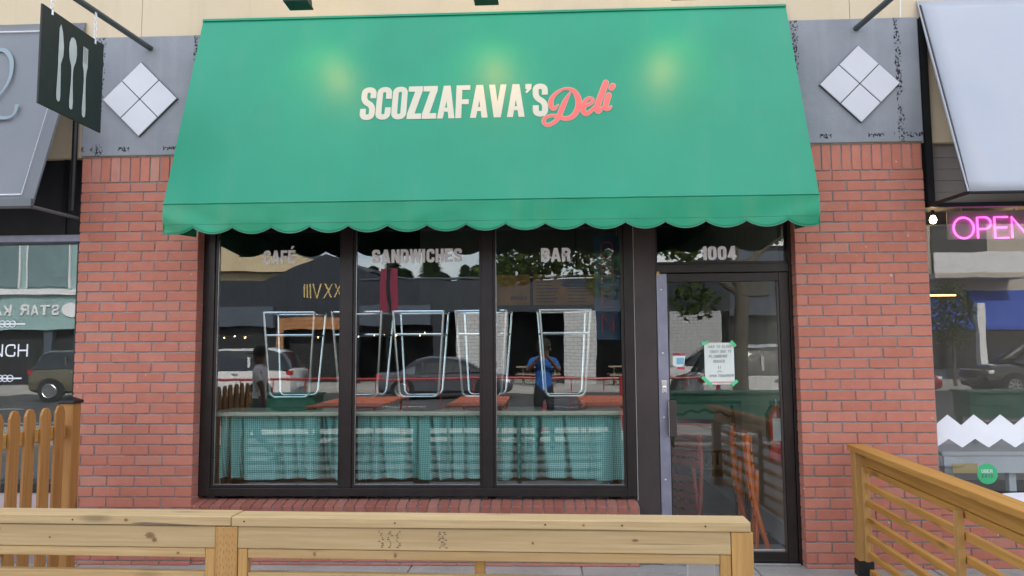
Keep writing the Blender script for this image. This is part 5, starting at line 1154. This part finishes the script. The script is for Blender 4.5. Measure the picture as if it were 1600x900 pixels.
# people
def person(label, loc, rz, J, segs, mats, extra=None, hat=True):
    """continuous skinned body; segs: (joint a, joint b, material index)"""
    names = list(J); me = bpy.data.meshes.new('person'); me.from_pydata([J[n][:3] for n in names], [(names.index(a), names.index(b)) for a, b, _ in segs], [])
    o = bpy.data.objects.new('person', me); COL.objects.link(o)
    o.modifiers.new('skin', 'SKIN'); o.modifiers.new('sub', 'SUBSURF').levels = 2
    for i, n in enumerate(names):
        sv = me.skin_vertices[0].data[i]; r = J[n][3]; sv.radius = (r, J[n][4] if len(J[n]) > 4 else r); sv.use_root = n == 'pelvis'
    bpy.context.view_layer.update(); dg = bpy.context.evaluated_depsgraph_get(); nm = bpy.data.meshes.new_from_object(o.evaluated_get(dg)); o.modifiers.clear(); o.data = nm
    bm = bmesh.new(); bm.from_mesh(nm)
    V = {n: Vector(J[n][:3]) for n in names}
    hands = MB()
    for s in ('L', 'R'):                                  # palm and five fingers curl on from each wrist
        w_, d = V['wrist' + s], (V['hand' + s] - V['wrist' + s]).normalized(); a = d.orthogonal().normalized(); c = d.cross(a)
        for k, (u, ln) in enumerate(((-.034, .055), (-.024, .075), (-.008, .085), (.008, .08), (.024, .062))):
            b0 = w_ + d * (.05 if k == 0 else .085) + a * u; d1 = (d + (a * -.8 if k == 0 else c * .25)).normalized(); d2 = (d1 + c * .6).normalized(); hands.tube([b0, b0 + d1 * ln * .5, b0 + d1 * ln * .5 + d2 * ln * .5], [.0095, .0088, .006], 6)
    me2 = bpy.data.meshes.new('h'); me2.from_pydata(hands.v, [], hands.f); n0 = len(bm.faces); bm.from_mesh(me2); bm.faces.ensure_lookup_table()
    for i, f in enumerate(bm.faces):
        f.smooth = True
        if i >= n0: f.material_index = 0; continue
        c = f.calc_center_median(); best = None
        for a, b, m in segs:
            A, B = V[a], V[b]; t_ = max(0, min(1, (c - A).dot(B - A) / max(1e-6, (B - A).length_squared))); dd_ = (c - (A + (B - A) * t_)).length
            if best is None or dd_ < best[0]: best = (dd_, m)
        f.material_index = best[1]
    nm.materials.clear()
    for m in mats: nm.materials.append(M[m])
    bm.to_mesh(nm); bm.free()
    o.location = loc; o.rotation_euler = (0, 0, rz); tag(o, label, 'person')
    hp = V['head']; hb = MB().lathe([(.098, .0), (.104, .035), (.094, .085), (.06, .12), (.005, .132)], tuple(hp + Vector((0, -.012, -.005))), 16); 
    if hat: hb.add([tuple(hp + Vector((x_ * .085, y_, .02))) for x_, y_ in ((-1, .07), (1, .07), (.8, .16), (-.8, .16))] + [tuple(hp + Vector((x_ * .085, y_, .03))) for x_, y_ in ((-1, .07), (1, .07), (.8, .16), (-.8, .16))], [(0, 1, 2, 3), (4, 5, 6, 7), (0, 1, 5, 4), (2, 3, 7, 6), (1, 2, 6, 5), (3, 0, 4, 7)])
    hb.build('cap' if hat else 'hair', 'hair', o, local=True, smooth=True)
    for s in (-1, 1):
        MB().lathe([(.002, -.009), (.009, 0), (.002, .009)], tuple(hp + Vector((s * .034, .088, -.03))), 8).build('eye', 'white_paint', o, local=True); MB().lathe([(.004, -.03), (.016, 0), (.004, .03)], tuple(hp + Vector((s * .092, -.01, -.045))), 8).build('ear', mats[0], o, local=True)
    return o
def body(wl, wr, el, er, kl, kr, al, ar, sc=1):
    J = {'pelvis': (0, 0, .96, .135, .10), 'waist': (0, .0, 1.10, .125, .095), 'chest': (0, 0, 1.30, .155, .105), 'neckbase': (0, 0, 1.45, .08, .07), 'neck': (0, .01, 1.50, .055), 'jaw': (0, .03, 1.575, .062, .075), 'head': (0, .015, 1.645, .082, .096), 'crown': (0, .0, 1.70, .06, .07), 'nose': (0, .125, 1.60, .012),
         'shoulderL': (-.175, 0, 1.41, .062), 'shoulderR': (.175, 0, 1.41, .062), 'elbowL': (*el, .043), 'elbowR': (*er, .043), 'wristL': (*wl, .028), 'wristR': (*wr, .028),
         'hipL': (-.095, 0, .90, .092), 'hipR': (.095, 0, .90, .092), 'kneeL': (*kl, .06), 'kneeR': (*kr, .06), 'ankleL': (*al, .042), 'ankleR': (*ar, .042)}
    for s, w_, e in (('L', wl, el), ('R', wr, er)): d = (Vector(w_) - Vector(e)).normalized(); J['hand' + s] = (*(Vector(w_) + d * .085), .034, .018); m = Vector(J['shoulder' + s][:3]).lerp(Vector(e), .65); J['sleeve' + s] = (*m, .052)
    for s, a in (('L', al), ('R', ar)): J['toe' + s] = (a[0], a[1] + .17, max(.035, a[2] - .045), .036)
    return {k: (v[0] * sc, v[1] * sc, v[2] * sc, *(r * sc for r in v[3:])) for k, v in J.items()}
SEG = [('pelvis', 'waist', 1), ('waist', 'chest', 1), ('chest', 'neckbase', 1), ('neckbase', 'neck', 0), ('neck', 'jaw', 0), ('jaw', 'head', 0), ('head', 'crown', 0), ('jaw', 'nose', 0)]
for s in 'LR': SEG += [('neckbase', 'shoulder' + s, 1), ('shoulder' + s, 'sleeve' + s, 1), ('sleeve' + s, 'elbow' + s, 0), ('elbow' + s, 'wrist' + s, 0), ('wrist' + s, 'hand' + s, 0), ('pelvis', 'hip' + s, 2), ('hip' + s, 'knee' + s, 2), ('knee' + s, 'ankle' + s, 2), ('ankle' + s, 'toe' + s, 3)]
Jw = body((-.25, .20, .97), (.24, -.16, .95), (-.235, .02, 1.16), (.235, -.13, 1.17), (-.10, .22, .50), (.10, -.02, .49), (-.10, .30, .085), (.10, -.36, .16), .89)
person('man in a pale grey t-shirt and dark cap walking along the sidewalk', (-3.72, -4.0, G0), math.pi / 2, Jw, SEG, ['skin_dark', 'tee_white', 'trouser_grey', 'rubber'])
Jp = body((-.07, .27, 1.46), (.07, .27, 1.46), (-.245, .10, 1.24), (.245, .10, 1.24), (-.11, .02, .49), (.11, .02, .49), (-.12, 0, .085), (.12, 0, .085), .945)
person('photographer in a bright blue shirt holding a phone before the shop', (0, -5.68, G0), 0, Jp, SEG, ['skin_dark', 'tee_blue', 'trouser_black', 'rubber'])
ph = thing('phone', 'black phone held up by the person in the blue shirt', 'phone', (0, -5.33, 1.53))
MB().box(-.08, .08, -5.338, -5.330, 1.53, 1.605).build('case', 'black_metal', ph, bevel=.003); MB().box(-.074, .074, -5.3392, -5.3383, 1.535, 1.60).build('screen', 'car_glass', ph)
